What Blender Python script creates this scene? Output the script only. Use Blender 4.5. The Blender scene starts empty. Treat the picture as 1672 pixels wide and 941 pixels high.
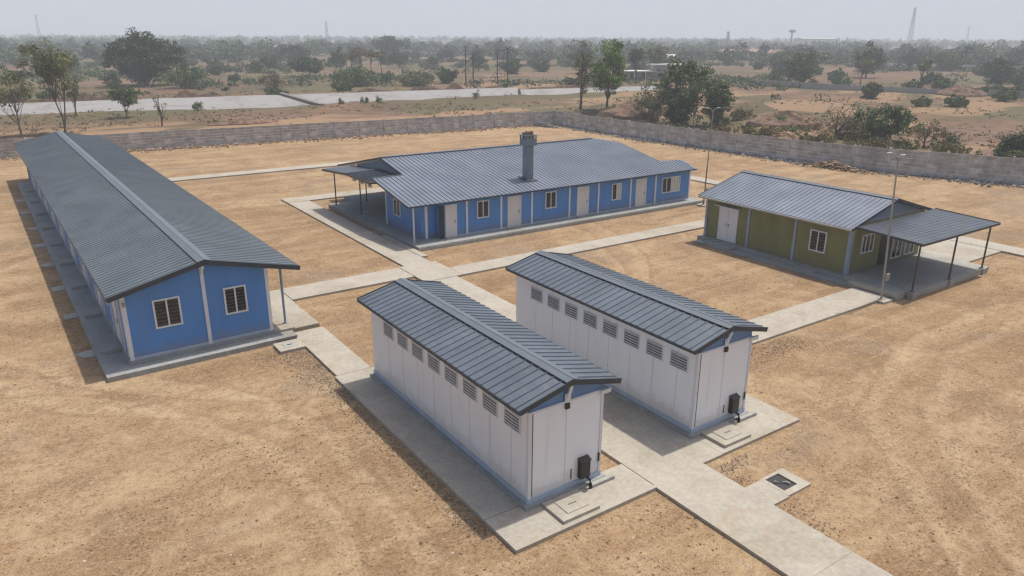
import bpy, math, random
from mathutils import Vector, Matrix, noise

random.seed(7)
scene = bpy.context.scene
COL = scene.collection
R = math.radians

# ------------------------------------------------------------------ camera, sky, sun
# Site frame: X along the short sides of the buildings, Y along their length, metres.
CAM_H = 12.5
PITCH, ROLL, HEAD, FOCAL = 0.329553, 0.0055, R(34.6), 1199.34
yd = Vector((-math.sin(-HEAD), 0, 0))
fw = Vector((math.sin(HEAD) * math.cos(PITCH), math.cos(HEAD) * math.cos(PITCH), -math.sin(PITCH)))
rt0 = Vector((math.cos(HEAD), -math.sin(HEAD), 0))
up0 = rt0.cross(fw)
rt = math.cos(ROLL) * rt0 + math.sin(ROLL) * up0
up = -math.sin(ROLL) * rt0 + math.cos(ROLL) * up0
cam_d = bpy.data.cameras.new("camera")
cam = bpy.data.objects.new("camera", cam_d)
COL.objects.link(cam)
cam.matrix_world = Matrix(((rt.x, up.x, -fw.x, 0), (rt.y, up.y, -fw.y, 0), (rt.z, up.z, -fw.z, CAM_H), (0, 0, 0, 1)))
cam_d.sensor_width = 36
cam_d.lens = FOCAL / 1672 * 36
cam_d.clip_start = 0.1
cam_d.clip_end = 9000
scene.camera = cam

SUN_DIR = Vector((0.37, 0.035, 1.0)).normalized()
SUN_EL = math.asin(SUN_DIR.z)
SUN_AZ = math.atan2(SUN_DIR.x, SUN_DIR.y)
world = bpy.data.worlds.new("World")
scene.world = world
world.use_nodes = True
wn = world.node_tree
wn.nodes.clear()
sky = wn.nodes.new("ShaderNodeTexSky")
sky.sky_type = 'NISHITA'
sky.sun_disc = False
sky.sun_elevation = SUN_EL
sky.sun_rotation = SUN_AZ
sky.air_density = 1.0
sky.dust_density = 4.0
sky.ozone_density = 1.0
hs = wn.nodes.new("ShaderNodeHueSaturation")
hs.inputs['Saturation'].default_value = 0.95
bg = wn.nodes.new("ShaderNodeBackground")
bg.inputs['Strength'].default_value = 0.115
wo = wn.nodes.new("ShaderNodeOutputWorld")
wn.links.new(sky.outputs[0], hs.inputs['Color'])
# a band of pale dust along the horizon
tc = wn.nodes.new("ShaderNodeTexCoord")
sx = wn.nodes.new("ShaderNodeSeparateXYZ")
mr = wn.nodes.new("ShaderNodeMapRange")
mr.interpolation_type = 'SMOOTHSTEP'
mr.inputs[1].default_value, mr.inputs[2].default_value = 0.30, 0.02
mx = wn.nodes.new("ShaderNodeMix")
mx.data_type = 'RGBA'
mx.inputs[7].default_value = (4.55, 4.85, 5.45, 1)
wn.links.new(tc.outputs['Generated'], sx.inputs[0])
wn.links.new(sx.outputs[2], mr.inputs[0])
wn.links.new(mr.outputs[0], mx.inputs[0])
wn.links.new(hs.outputs[0], mx.inputs[6])
wn.links.new(mx.outputs[2], bg.inputs['Color'])
wn.links.new(bg.outputs[0], wo.inputs['Surface'])
sun_d = bpy.data.lights.new("sun", 'SUN')
sun_d.energy = 3.3
sun_d.angle = R(1.2)
sun_d.color = (1.0, 0.94, 0.84)
sun = bpy.data.objects.new("sun", sun_d)
COL.objects.link(sun)
sun.rotation_euler = SUN_DIR.to_track_quat('Z', 'Y').to_euler()
sun.location = (30, 30, 50)

vs = scene.view_settings
vs.view_transform = 'Standard'
vs.look = 'None'
vs.exposure = 0.2
vs.gamma = 1.0
vs.use_curve_mapping = False
scene.render.engine = 'CYCLES'
cy = scene.cycles
cy.use_denoising = True
try:
    cy.denoiser = 'OPENIMAGEDENOISE'
except Exception:
    pass
cy.max_bounces = 6
cy.diffuse_bounces = 3
cy.glossy_bounces = 2
cy.transparent_max_bounces = 6
cy.volume_bounces = 2
cy.filter_width = 1.35

# ------------------------------------------------------------------ helpers
class MB:
    def __init__(self):
        self.v, self.f = [], []

    def add(self, vs_, fs):
        o = len(self.v)
        self.v += [tuple(p) for p in vs_]
        self.f += [tuple(i + o for i in f) for f in fs]
        return self

    def box(self, x0, x1, y0, y1, z0, z1):
        return self.add([(x0, y0, z0), (x1, y0, z0), (x1, y1, z0), (x0, y1, z0), (x0, y0, z1), (x1, y0, z1), (x1, y1, z1), (x0, y1, z1)],
                        [(0, 3, 2, 1), (4, 5, 6, 7), (0, 1, 5, 4), (1, 2, 6, 5), (2, 3, 7, 6), (3, 0, 4, 7)])

    def obox(self, o, u, v, n, u0, u1, v0, v1, n0, n1):
        """box in the frame (o; u, v, n)"""
        P = lambda a, b, c: o + u * a + v * b + n * c
        p = [P(u0, v0, n0), P(u1, v0, n0), P(u1, v1, n0), P(u0, v1, n0), P(u0, v0, n1), P(u1, v0, n1), P(u1, v1, n1), P(u0, v1, n1)]
        return self.add(p, [(0, 3, 2, 1), (4, 5, 6, 7), (0, 1, 5, 4), (1, 2, 6, 5), (2, 3, 7, 6), (3, 0, 4, 7)])

    def prism(self, poly, ext):
        """polygon (list of points) extruded by the vector ext"""
        n = len(poly)
        ext = Vector(ext)
        a = [Vector(p) for p in poly]
        b = [p + ext for p in a]
        fs = [tuple(range(n - 1, -1, -1)), tuple(range(n, 2 * n))]
        for i in range(n):
            j = (i + 1) % n
            fs.append((i, j, n + j, n + i))
        return self.add(a + b, fs)

    def tube(self, pts, rad, n=8, cap=True):
        pts = [Vector(p) for p in pts]
        if not isinstance(rad, (list, tuple)):
            rad = [rad] * len(pts)
        vs_, fs = [], []
        for i, p in enumerate(pts):
            d = (pts[min(i + 1, len(pts) - 1)] - pts[max(i - 1, 0)]).normalized()
            a = d.orthogonal().normalized() if abs(d.z) < 0.95 else Vector((1, 0, 0))
            a = (a - d * a.dot(d)).normalized()
            b = d.cross(a)
            for k in range(n):
                t = 2 * math.pi * k / n
                vs_.append(p + (a * math.cos(t) + b * math.sin(t)) * rad[i])
        for i in range(len(pts) - 1):
            for k in range(n):
                k2 = (k + 1) % n
                fs.append((i * n + k, i * n + k2, (i + 1) * n + k2, (i + 1) * n + k))
        if cap:
            fs.append(tuple(range(n - 1, -1, -1)))
            fs.append(tuple(range((len(pts) - 1) * n, len(pts) * n)))
        return self.add(vs_, fs)

    def stone(self, c, r, rnd):
        d = [(1, 0, 0), (-1, 0, 0), (0, 1, 0), (0, -1, 0), (0, 0, 1), (0, 0, -1)]
        a = rnd.uniform(0, 6.28)
        ca, sa = math.cos(a), math.sin(a)
        vs_ = []
        sx, sy, sz = rnd.uniform(.7, 1.3), rnd.uniform(.5, 1.1), rnd.uniform(.4, .8)
        for x, y, z in d:
            k = r * rnd.uniform(.75, 1.2)
            x, y, z = x * sx * k, y * sy * k, z * sz * k
            vs_.append((c[0] + x * ca - y * sa, c[1] + x * sa + y * ca, c[2] + z + (x * .3 if z else 0)))
        return self.add(vs_, [(0, 2, 4), (2, 1, 4), (1, 3, 4), (3, 0, 4), (2, 0, 5), (1, 2, 5), (3, 1, 5), (0, 3, 5)])

    def build(self, name, mat, parent=None, loc=None, smooth=False):
        me = bpy.data.meshes.new(name)
        me.from_pydata(self.v, [], self.f)
        me.update()
        if mat is not None:
            me.materials.append(mat)
        if smooth:
            me.polygons.foreach_set("use_smooth", [True] * len(me.polygons))
        o = bpy.data.objects.new(name, me)
        COL.objects.link(o)
        if parent is not None:
            o.parent = parent
        if loc is not None:
            o.location = loc
        return o


def tag(o, label=None, cat=None, group=None, kind=None):
    if label: o["label"] = label
    if cat: o["category"] = cat
    if group: o["group"] = group
    if kind: o["kind"] = kind
    return o


def thing(name, label, cat, loc=(0, 0, 0), rz=0.0, group=None):
    o = bpy.data.objects.new(name, None)
    o.empty_display_size = 0.3
    COL.objects.link(o)
    o.location = loc
    o.rotation_euler = (0, 0, rz)
    return tag(o, label, cat, group)


def copy_tree(o, parent=None):
    c = o.copy()
    COL.objects.link(c)
    if parent is not None:
        c.parent = parent
    for ch in list(o.children):
        copy_tree(ch, c)
    return c


X, Y, Z = Vector((1, 0, 0)), Vector((0, 1, 0)), Vector((0, 0, 1))


# ------------------------------------------------------------------ materials
def new_mat(name):
    m = bpy.data.materials.new(name)
    m.use_nodes = True
    t = m.node_tree
    return m, t, t.nodes['Principled BSDF']


def N(t, kind, **kw):
    n = t.nodes.new(kind)
    for k, v in kw.items():
        if k in n.inputs:
            n.inputs[k].default_value = v
        else:
            setattr(n, k, v)
    return n


def ramp(t, fac, stops):
    r = t.nodes.new("ShaderNodeValToRGB")
    el = r.color_ramp.elements
    while len(el) > 1:
        el.remove(el[-1])
    el[0].position, el[0].color = stops[0][0], (*stops[0][1], 1)
    for p, c in stops[1:]:
        e = el.new(p)
        e.color = (*c, 1)
    t.links.new(fac, r.inputs[0])
    return r.outputs[0]


def mixc(t, fac, a, b, mode='MIX'):
    m = t.nodes.new("ShaderNodeMix")
    m.data_type = 'RGBA'
    m.blend_type = mode
    for s_, v in ((m.inputs[0], fac), (m.inputs[6], a), (m.inputs[7], b)):
        if isinstance(v, bpy.types.NodeSocket):
            t.links.new(v, s_)
        elif isinstance(v, (int, float)):
            s_.default_value = v
        else:
            s_.default_value = (*v, 1)
    return m.outputs[2]


def noise_fac(t, scale, detail=4, rough=0.55, vec=None, dist=0.0):
    n = N(t, "ShaderNodeTexNoise", Scale=scale, Detail=detail, Roughness=rough, Distortion=dist)
    if vec is not None:
        t.links.new(vec, n.inputs['Vector'])
    return n.outputs[0]


def obj_vec(t, scale=None, rot=None):
    c = t.nodes.new("ShaderNodeTexCoord")
    v = c.outputs['Object']
    if scale or rot:
        mp = t.nodes.new("ShaderNodeMapping")
        if scale: mp.inputs['Scale'].default_value = scale
        if rot: mp.inputs['Rotation'].default_value = rot
        t.links.new(v, mp.inputs['Vector'])
        v = mp.outputs[0]
    return v


def bump(t, b, h, strength=0.3, dist=0.05):
    n = N(t, "ShaderNodeBump", Strength=strength, Distance=dist)
    t.links.new(h, n.inputs['Height'])
    t.links.new(n.outputs[0], b.inputs['Normal'])


def mathn(t, op, a, b=None, clamp=False):
    m = t.nodes.new("ShaderNodeMath")
    m.operation = op
    m.use_clamp = clamp
    for i, v in enumerate((a, b)):
        if v is None: continue
        if isinstance(v, bpy.types.NodeSocket): t.links.new(v, m.inputs[i])
        else: m.inputs[i].default_value = v
    return m.outputs[0]


def step(t, v, lo, hi):
    m = t.nodes.new("ShaderNodeMapRange")
    m.interpolation_type = 'SMOOTHSTEP'
    t.links.new(v, m.inputs[0])
    m.inputs[1].default_value = lo
    m.inputs[2].default_value = hi
    return m.outputs[0]


def painted(name, col, rough=0.5, var=0.12, metal=0.0, dirt=None, scale=1.5, streak=True, splash=None):
    m, t, b = new_mat(name)
    v = obj_vec(t, (1, 1, 0.25) if streak else None)
    f = noise_fac(t, scale, 5, 0.6, v)
    lo = tuple(c * (1 - var) for c in col)
    hi = tuple(min(1, c * (1 + var)) for c in col)
    c = ramp(t, f, [(0.3, lo), (0.7, hi)])
    if dirt:
        f2 = step(t, noise_fac(t, 0.9, 6, 0.7, obj_vec(t)), 0.5, 0.75)
        c = mixc(t, mathn(t, 'MULTIPLY', f2, 0.45), c, dirt)
    if splash:
        # dust thrown up by rain along the foot of the wall, ragged upper edge, plus a few runs
        sp = t.nodes.new("ShaderNodeSeparateXYZ")
        t.links.new(obj_vec(t), sp.inputs[0])
        zz = mathn(t, 'ADD', sp.outputs[2], mathn(t, 'MULTIPLY', noise_fac(t, 2.4, 5, .7, obj_vec(t)), -1.1))
        k = mathn(t, 'MULTIPLY', step(t, zz, .35, -.12), .55)
        c = mixc(t, k, c, splash)
        rn = step(t, noise_fac(t, 2.6, 5, .65, obj_vec(t, (1, 1, .06))), .56, .72)
        c = mixc(t, mathn(t, 'MULTIPLY', rn, .22), c, splash)
    t.links.new(c, b.inputs['Base Color'])
    b.inputs['Roughness'].default_value = rough
    b.inputs['Metallic'].default_value = metal
    return m


def concrete_mat(name, col, stain, scale=0.8):
    m, t, b = new_mat(name)
    v = obj_vec(t)
    f1 = noise_fac(t, scale, 6, 0.6, v)
    f2 = noise_fac(t, scale * 9, 4, 0.6, v)
    f3 = step(t, noise_fac(t, scale * 0.3, 6, 0.7, v, 0.8), 0.46, 0.66)
    c = ramp(t, f1, [(0.25, tuple(k * .84 for k in col)), (0.75, tuple(k * 1.1 for k in col))])
    c = mixc(t, mathn(t, 'MULTIPLY', f3, 0.6), c, stain)
    c = mixc(t, 0.12, c, ramp(t, f2, [(0.3, (.1, .09, .08)), (0.7, (.8, .76, .7))]))
    sd = step(t, noise_fac(t, 0.55, 6, 0.72, obj_vec(t, (1, 1, 1), (0, 0, 1.1)), 0.5), .55, .68)
    c = mixc(t, mathn(t, 'MULTIPLY', sd, 0.45), c, (.31, .225, .14))
    t.links.new(c, b.inputs['Base Color'])
    b.inputs['Roughness'].default_value = 0.88
    bump(t, b, f2, 0.15, 0.02)
    return m


def island_mat(name, stops, rough=0.9, clump=0.0, scale=0.35):
    """colour that differs from leaf to leaf / stone to stone, plus broad clumps"""
    m, t, b = new_mat(name)
    g = t.nodes.new("ShaderNodeNewGeometry")
    f = g.outputs['Random Per Island']
    if clump:
        nf = step(t, noise_fac(t, scale, 3, 0.5, obj_vec(t)), 0.3, 0.7)
        f = mathn(t, 'ADD', mathn(t, 'MULTIPLY', f, 1 - clump), mathn(t, 'MULTIPLY', nf, clump))
    t.links.new(ramp(t, f, stops), b.inputs['Base Color'])
    b.inputs['Roughness'].default_value = rough
    b.inputs['Specular IOR Level'].default_value = 0.15
    return m


def roof_mat(name, col):
    m, t, b = new_mat(name)
    f = noise_fac(t, 0.5, 5, 0.6, obj_vec(t))
    f2 = noise_fac(t, 7.0, 4, 0.7, obj_vec(t, (1, 0.3, 1)))
    c = ramp(t, f, [(0.3, tuple(k * .88 for k in col)), (0.7, tuple(k * 1.1 for k in col))])
    c = mixc(t, mathn(t, 'MULTIPLY', step(t, f2, .5, .8), 0.25), c, (0.30, 0.29, 0.27))
    # each sheet a shade of its own
    wn_ = N(t, "ShaderNodeTexWhiteNoise")
    wn_.noise_dimensions = '2D'
    sn = t.nodes.new("ShaderNodeVectorMath")
    sn.operation = 'FLOOR'
    t.links.new(obj_vec(t, (0.98, 0.98, 0.0)), sn.inputs[0])
    t.links.new(sn.outputs[0], wn_.inputs['Vector'])
    c = mixc(t, 0.5, c, ramp(t, wn_.outputs['Value'], [(0, (.86,) * 3), (1, (1.10,) * 3)]), 'MULTIPLY')
    t.links.new(c, b.inputs['Base Color'])
    t.links.new(ramp(t, f, [(0.3, (.36,) * 3), (0.7, (.5,) * 3)]), b.inputs['Roughness'])
    b.inputs['Metallic'].default_value = 0.15
    return m


M = {}
M['roof'] = roof_mat('blue_grey_roof_sheet', (0.108, 0.132, 0.162))
M['roof_long'] = roof_mat('long_roof_sheet', (0.132, 0.158, 0.178))
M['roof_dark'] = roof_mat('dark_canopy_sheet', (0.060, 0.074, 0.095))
M['roof_light'] = roof_mat('grey_roof_sheet', (0.165, 0.192, 0.240))
M['ridge'] = painted('ridge_sheet', (0.122, 0.145, 0.172), 0.5, 0.1, 0.1)
M['fascia'] = painted('dark_fascia', (0.035, 0.042, 0.055), 0.5)
M['blue'] = painted('blue_wall_panel', (0.068, 0.222, 0.53), 0.5, 0.08, dirt=(0.10, 0.20, 0.37), splash=(0.20, 0.20, 0.22))
M['gable_blue'] = painted('dull_blue_panel', (0.11, 0.22, 0.42), 0.5, 0.08)
M['gable_grey'] = painted('grey_gable_sheet', (0.15, 0.20, 0.26), 0.5, 0.08)
M['green'] = painted('olive_wall_panel', (0.172, 0.182, 0.068), 0.6, 0.16, dirt=(0.125, 0.105, 0.055), splash=(0.19, 0.16, 0.10))
M['white'] = painted('white_panel', (0.75, 0.775, 0.805), 0.45, 0.02, dirt=(0.69, 0.705, 0.72), splash=(0.50, 0.47, 0.42))
M['trim'] = painted('white_trim', (0.62, 0.64, 0.67), 0.45, 0.05)
M['bluegrey'] = painted('blue_grey_steel', (0.24, 0.32, 0.41), 0.45, 0.1)
M['plinth'] = concrete_mat('plinth_concrete', (0.27, 0.285, 0.28), (0.175, 0.17, 0.155))
M['rail'] = painted('base_rail', (0.36, 0.43, 0.52), 0.5, 0.12, dirt=(0.3, 0.28, 0.25))
M['concrete'] = concrete_mat('path_concrete', (0.375, 0.340, 0.280), (0.255, 0.215, 0.155))
M['concrete_grey'] = concrete_mat('grey_concrete', (0.33, 0.33, 0.31), (0.23, 0.21, 0.185))
M['concrete_dark'] = concrete_mat('dark_concrete', (0.16, 0.15, 0.135), (0.1, 0.09, 0.08))
M['glass'] = painted('dark_window', (0.012, 0.012, 0.014), 0.2, 0.3)
M['grille'] = painted('window_grille', (0.10, 0.10, 0.11), 0.5)
M['curtain'] = painted('pale_curtain', (0.62, 0.58, 0.5), 0.8, 0.15)
M['louvre'] = painted('louvre_blade', (0.46, 0.47, 0.49), 0.4, 0.08)
M['joint'] = painted('panel_joint_strip', (0.52, 0.53, 0.55), 0.5, 0.05)
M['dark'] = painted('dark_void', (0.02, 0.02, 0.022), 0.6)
M['black'] = painted('black_plastic', (0.012, 0.012, 0.013), 0.45, 0.2)
M['door'] = painted('cream_door', (0.62, 0.60, 0.57), 0.5, 0.06)
M['post_dark'] = painted('dark_steel_post', (0.07, 0.055, 0.05), 0.5, 0.2)
M['rust'] = painted('rusty_steel_pole', (0.20, 0.13, 0.10), 0.6, 0.25)
M['galv'] = painted('galvanised_pole', (0.30, 0.28, 0.25), 0.5, 0.12)
M['flue'] = painted('chimney_steel', (0.17, 0.22, 0.265), 0.4, 0.15, 0.3)
M['bark'] = painted('bark', (0.10, 0.075, 0.055), 0.9, 0.3, scale=5)
M['bark_pale'] = painted('pale_bark', (0.17, 0.135, 0.105), 0.9, 0.3, scale=5)
M['pole'] = painted('utility_pole_steel', (0.05, 0.045, 0.043), 0.7, 0.2)
M['farwhite'] = painted('far_white_wall', (0.62, 0.61, 0.58), 0.7, 0.1)
M['fargrey'] = painted('far_grey_wall', (0.30, 0.29, 0.28), 0.8, 0.15)
M['farred'] = painted('far_red_roof', (0.33, 0.16, 0.12), 0.8, 0.15)
M['canal'] = concrete_mat('canal_lining', (0.255, 0.252, 0.255), (0.125, 0.11, 0.095), 0.75)
M['rubble_brown'] = island_mat('brown_rubble', [(0, (.10, .065, .04)), (.5, (.20, .135, .085)), (.85, (.28, .20, .135)), (1, (.40, .34, .27))])
M['rubble_grey'] = island_mat('grey_rubble', [(0, (.07, .06, .052)), (.5, (.135, .125, .118)), (.85, (.19, .185, .18)), (1, (.28, .275, .27))])
M['pebble'] = island_mat('pebbles', [(0, (.13, .082, .05)), (.5, (.23, .15, .088)), (.9, (.36, .26, .17)), (1, (.48, .42, .34))])
M['straw'] = island_mat('dry_straw', [(0, (.07, .062, .028)), (.5, (.145, .105, .055)), (1, (.25, .18, .10))], 0.9, 0.5, 0.1)
M['gravel'] = island_mat('fine_gravel', [(0, (.12, .09, .065)), (.6, (.24, .19, .145)), (1, (.40, .34, .27))])
M['leaf_dark'] = island_mat('dark_leaves', [(0, (0.018, 0.036, 0.018)), (.5, (0.045, 0.078, 0.033)), (1, (0.098, 0.143, 0.060))], 0.7, 0.5)
M['leaf_bright'] = island_mat('bright_leaves', [(0, (.055, .095, .022)), (.5, (.125, .205, .040)), (1, (.26, .37, .08))], 0.7, 0.5)
M['leaf_olive'] = island_mat('olive_leaves', [(0, (0.056, 0.067, 0.029)), (.5, (0.136, 0.152, 0.061)), (1, (0.256, 0.272, 0.112))], 0.8, 0.4)
M['leaf_mid'] = island_mat('green_leaves', [(0, (0.035, 0.061, 0.024)), (.5, (0.088, 0.136, 0.048)), (1, (0.176, 0.232, 0.088))], 0.75, 0.5)
M['leaf_dry'] = island_mat('dry_scrub_leaves', [(0, (0.075, 0.060, 0.033)), (.5, (0.180, 0.143, 0.068)), (1, (0.300, 0.247, 0.128))], 0.9, 0.4)
M['leaf_far'] = island_mat('far_leaves', [(0, (.028, .052, .024)), (.5, (.058, .092, .040)), (1, (.115, .155, .070))], 0.8, 0.6, 0.02)


# wall planks: every cast plank a little different
def plank_mat():
    m, t, b = new_mat('precast_concrete')
    g = t.nodes.new("ShaderNodeNewGeometry")
    c = ramp(t, g.outputs['Random Per Island'], [(0, (.40, .385, .375)), (.5, (.51, .495, .485)), (1, (.62, .605, .595))])
    f = noise_fac(t, 1.2, 6, 0.65, obj_vec(t, (1, 1, 1)))
    c = mixc(t, 0.75, c, ramp(t, f, [(0.35, (.50, .48, .46)), (0.65, (1.12, 1.10, 1.07))]), 'MULTIPLY')
    f2 = step(t, noise_fac(t, 0.35, 5, 0.7, obj_vec(t, (1, 1, .4))), 0.52, 0.72)
    c = mixc(t, mathn(t, 'MULTIPLY', f2, 0.45), c, (.24, .22, .205))
    t.links.new(c, b.inputs['Base Color'])
    b.inputs['Roughness'].default_value = 0.9
    bump(t, b, noise_fac(t, 14, 3), 0.3, 0.02)
    return m


M['plank'] = plank_mat()


def earth_mat():
    m, t, b = new_mat('bare_earth')
    v = obj_vec(t)
    at = t.nodes.new("ShaderNodeAttribute")
    at.attribute_name = "outside"
    out = at.outputs['Fac']
    at2 = t.nodes.new("ShaderNodeAttribute")
    at2.attribute_name = "cover"
    cov = at2.outputs['Fac']
    big = noise_fac(t, 0.055, 5, 0.6, v, 0.5)
    mid = noise_fac(t, 0.42, 6, 0.68, v, 0.7)
    fine = noise_fac(t, 3.2, 6, 0.72, v, 0.4)
    grit = noise_fac(t, 16, 3, 0.7, v)
    streak = noise_fac(t, 0.5, 5, 0.65, obj_vec(t, (0.12, 1.25, 1), (0, 0, R(4))))
    # inside the wall: graded sandy earth
    a = ramp(t, big, [(0.34, (.258, .158, .079)), (0.47, (.325, .213, .115)), (0.62, (.372, .261, .152))])
    a = mixc(t, mathn(t, 'MULTIPLY', step(t, mid, .50, .60), 0.55), a, (.208, .128, .066))
    a = mixc(t, mathn(t, 'MULTIPLY', step(t, mid, .475, .37), 0.50), a, (.44, .328, .200))
    a = mixc(t, mathn(t, 'MULTIPLY', step(t, streak, .51, .59), 0.48), a, (.42, .302, .177))
    a = mixc(t, mathn(t, 'MULTIPLY', step(t, streak, .47, .38), 0.42), a, (.218, .128, .061))
    pat = noise_fac(t, 0.13, 4, 0.6, v, 1.2)
    a = mixc(t, mathn(t, 'MULTIPLY', step(t, pat, .55, .63), 0.4), a, (.22, .175, .135))
    # soft wheel arcs left by vehicles turning in the yard
    sep = t.nodes.new("ShaderNodeSeparateXYZ")
    t.links.new(v, sep.inputs[0])
    wob = mathn(t, 'MULTIPLY', mathn(t, 'SUBTRACT', noise_fac(t, 0.12, 3, .5, v), 0.5), 3.4)
    scuff = noise_fac(t, 1.4, 5, .7, v)
    for cx_, cy_, rad in ((14.5, 40.5, 17.2), (14.5, 40.5, 18.9), (-8, 18, 13.5), (-8, 18, 15.2), (35, -6, 19.0), (35, -6, 20.7)):
        dx = mathn(t, 'POWER', mathn(t, 'SUBTRACT', sep.outputs[0], cx_), 2)
        dy = mathn(t, 'POWER', mathn(t, 'SUBTRACT', sep.outputs[1], cy_), 2)
        d = mathn(t, 'ADD', mathn(t, 'SQRT', mathn(t, 'ADD', dx, dy)), wob)
        e_ = mathn(t, 'SUBTRACT', d, rad)
        band = step(t, mathn(t, 'ABSOLUTE', e_), 0.55, 0.12)
        brk = step(t, scuff, .36, .56)
        a = mixc(t, mathn(t, 'MULTIPLY', mathn(t, 'MULTIPLY', band, brk), 0.5), a, (.47, .35, .215))
        edge = step(t, mathn(t, 'ABSOLUTE', mathn(t, 'SUBTRACT', e_, .42)), 0.22, 0.03)
        a = mixc(t, mathn(t, 'MULTIPLY', mathn(t, 'MULTIPLY', edge, brk), 0.38), a, (.17, .10, .055))
    a = mixc(t, mathn(t, 'MULTIPLY', step(t, fine, .50, .60), 0.42), a, (.205, .130, .077))
    a = mixc(t, mathn(t, 'MULTIPLY', step(t, fine, .45, .35), 0.38), a, (.45, .35, .24))
    tick = noise_fac(t, 8.5, 3, 0.65, obj_vec(t, (1, 1.25, 1), (0, 0, R(20))), 0.6)
    spots = mathn(t, 'MULTIPLY', step(t, tick, .55, .62), step(t, mid, .38, .52))
    a = mixc(t, mathn(t, 'MULTIPLY', spots, 0.6), a, (.095, .058, .034))
    a = mixc(t, mathn(t, 'MULTIPLY', step(t, tick, .40, .31), 0.55), a, (.50, .41, .30))
    # outside: dry grass, ploughed strips and green patches
    n1 = noise_fac(t, 0.030, 6, 0.62, obj_vec(t, (1, 1, 1)), 0.8)
    n2 = noise_fac(t, 0.012, 5, 0.6, obj_vec(t, (1.0, 1.9, 1), (0, 0, R(-38))), 0.6)
    n3 = noise_fac(t, 0.35, 6, 0.7, v)
    o = ramp(t, n1, [(0.36, (.070, .052, .028)), (0.45, (.110, .066, .036)), (0.54, (.150, .086, .048)), (0.64, (.200, .115, .066))])
    o = mixc(t, mathn(t, 'MULTIPLY', step(t, n2, .51, .57), 0.8), o, (.175, .105, .082))
    o = mixc(t, mathn(t, 'MULTIPLY', step(t, n2, .48, .41), 0.8), o, (.050, .062, .027))
    o = mixc(t, mathn(t, 'MULTIPLY', step(t, n3, .50, .58), 0.65), o, (.060, .044, .026))
    o = mixc(t, mathn(t, 'MULTIPLY', step(t, n3, .45, .36), 0.4), o, (.25, .165, .10))
    o = mixc(t, mathn(t, 'MULTIPLY', step(t, fine, .50, .60), 0.35), o, (.065, .05, .03))
    o = mixc(t, mathn(t, 'MULTIPLY', cov, 0.75), o, mixc(t, n3, (.045, .060, .024), (.105, .098, .044)))
    at3 = t.nodes.new("ShaderNodeAttribute")
    at3.attribute_name = "bare"
    o = mixc(t, at3.outputs['Fac'], o, mixc(t, n3, (.20, .115, .062), (.36, .24, .145)))
    c = mixc(t, out, a, o)
    c = mixc(t, 0.15, c, ramp(t, grit, [(0.40, (.09, .055, .032)), (0.60, (.56, .44, .32))]))
    t.links.new(c, b.inputs['Base Color'])
    b.inputs['Roughness'].default_value = 0.95
    b.inputs['Specular IOR Level'].default_value = 0.1
    h = mathn(t, 'ADD', mathn(t, 'MULTIPLY', fine, 1.0), mathn(t, 'MULTIPLY', grit, 0.22))
    h = mathn(t, 'ADD', h, mathn(t, 'MULTIPLY', mid, 1.3))
    bump(t, b, h, 0.62, 0.15)
    return m


M['earth'] = earth_mat()


def bank_mat():
    m, t, b = new_mat('eroded_red_earth')
    v = obj_vec(t)
    f = noise_fac(t, 0.8, 6, 0.7, v, 0.6)
    f2 = noise_fac(t, 2.6, 5, 0.7, obj_vec(t, (1, 1, .5)))
    c = ramp(t, f, [(0.35, (.075, .048, .032)), (0.5, (.155, .092, .058)), (0.65, (.26, .165, .105))])
    c = mixc(t, mathn(t, 'MULTIPLY', step(t, f2, .52, .7), 0.6), c, (.11, .065, .04))
    t.links.new(c, b.inputs['Base Color'])
    b.inputs['Roughness'].default_value = 0.95
    bump(t, b, f2, 0.8, 0.3)
    return m


M['bank'] = bank_mat()

# ------------------------------------------------------------------ boundary wall line (used by ground and rubble too)
BACK = [(-62, 97.5), (-20, 96.4), (5, 95.1), (35, 92.6), (69.5, 89.9)]
SIDE = [(69.5, 89.9), (68.9, 75), (69.2, 60), (70.1, 48), (72.2, 37), (75.6, 28.5), (80, 18), (86, 4)]


def seg_y(pl, x):
    for (x0, y0), (x1, y1) in zip(pl, pl[1:]):
        if x0 <= x <= x1:
            return y0 + (y1 - y0) * (x - x0) / (x1 - x0)
    return pl[0][1] if x < pl[0][0] else pl[-1][1]


def side_x(y):
    for (x0, y0), (x1, y1) in zip(SIDE, SIDE[1:]):
        if y1 <= y <= y0:
            return x0 + (x1 - x0) * (y - y0) / (y1 - y0)
    return SIDE[0][0] if y > SIDE[0][1] else SIDE[-1][0]


def sm(a, b, x):
    t = max(0.0, min(1.0, (x - a) / (b - a)))
    return t * t * (3 - 2 * t)


def outside_d(x, y):
    return max(y - seg_y(BACK, x), x - side_x(y))


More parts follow.
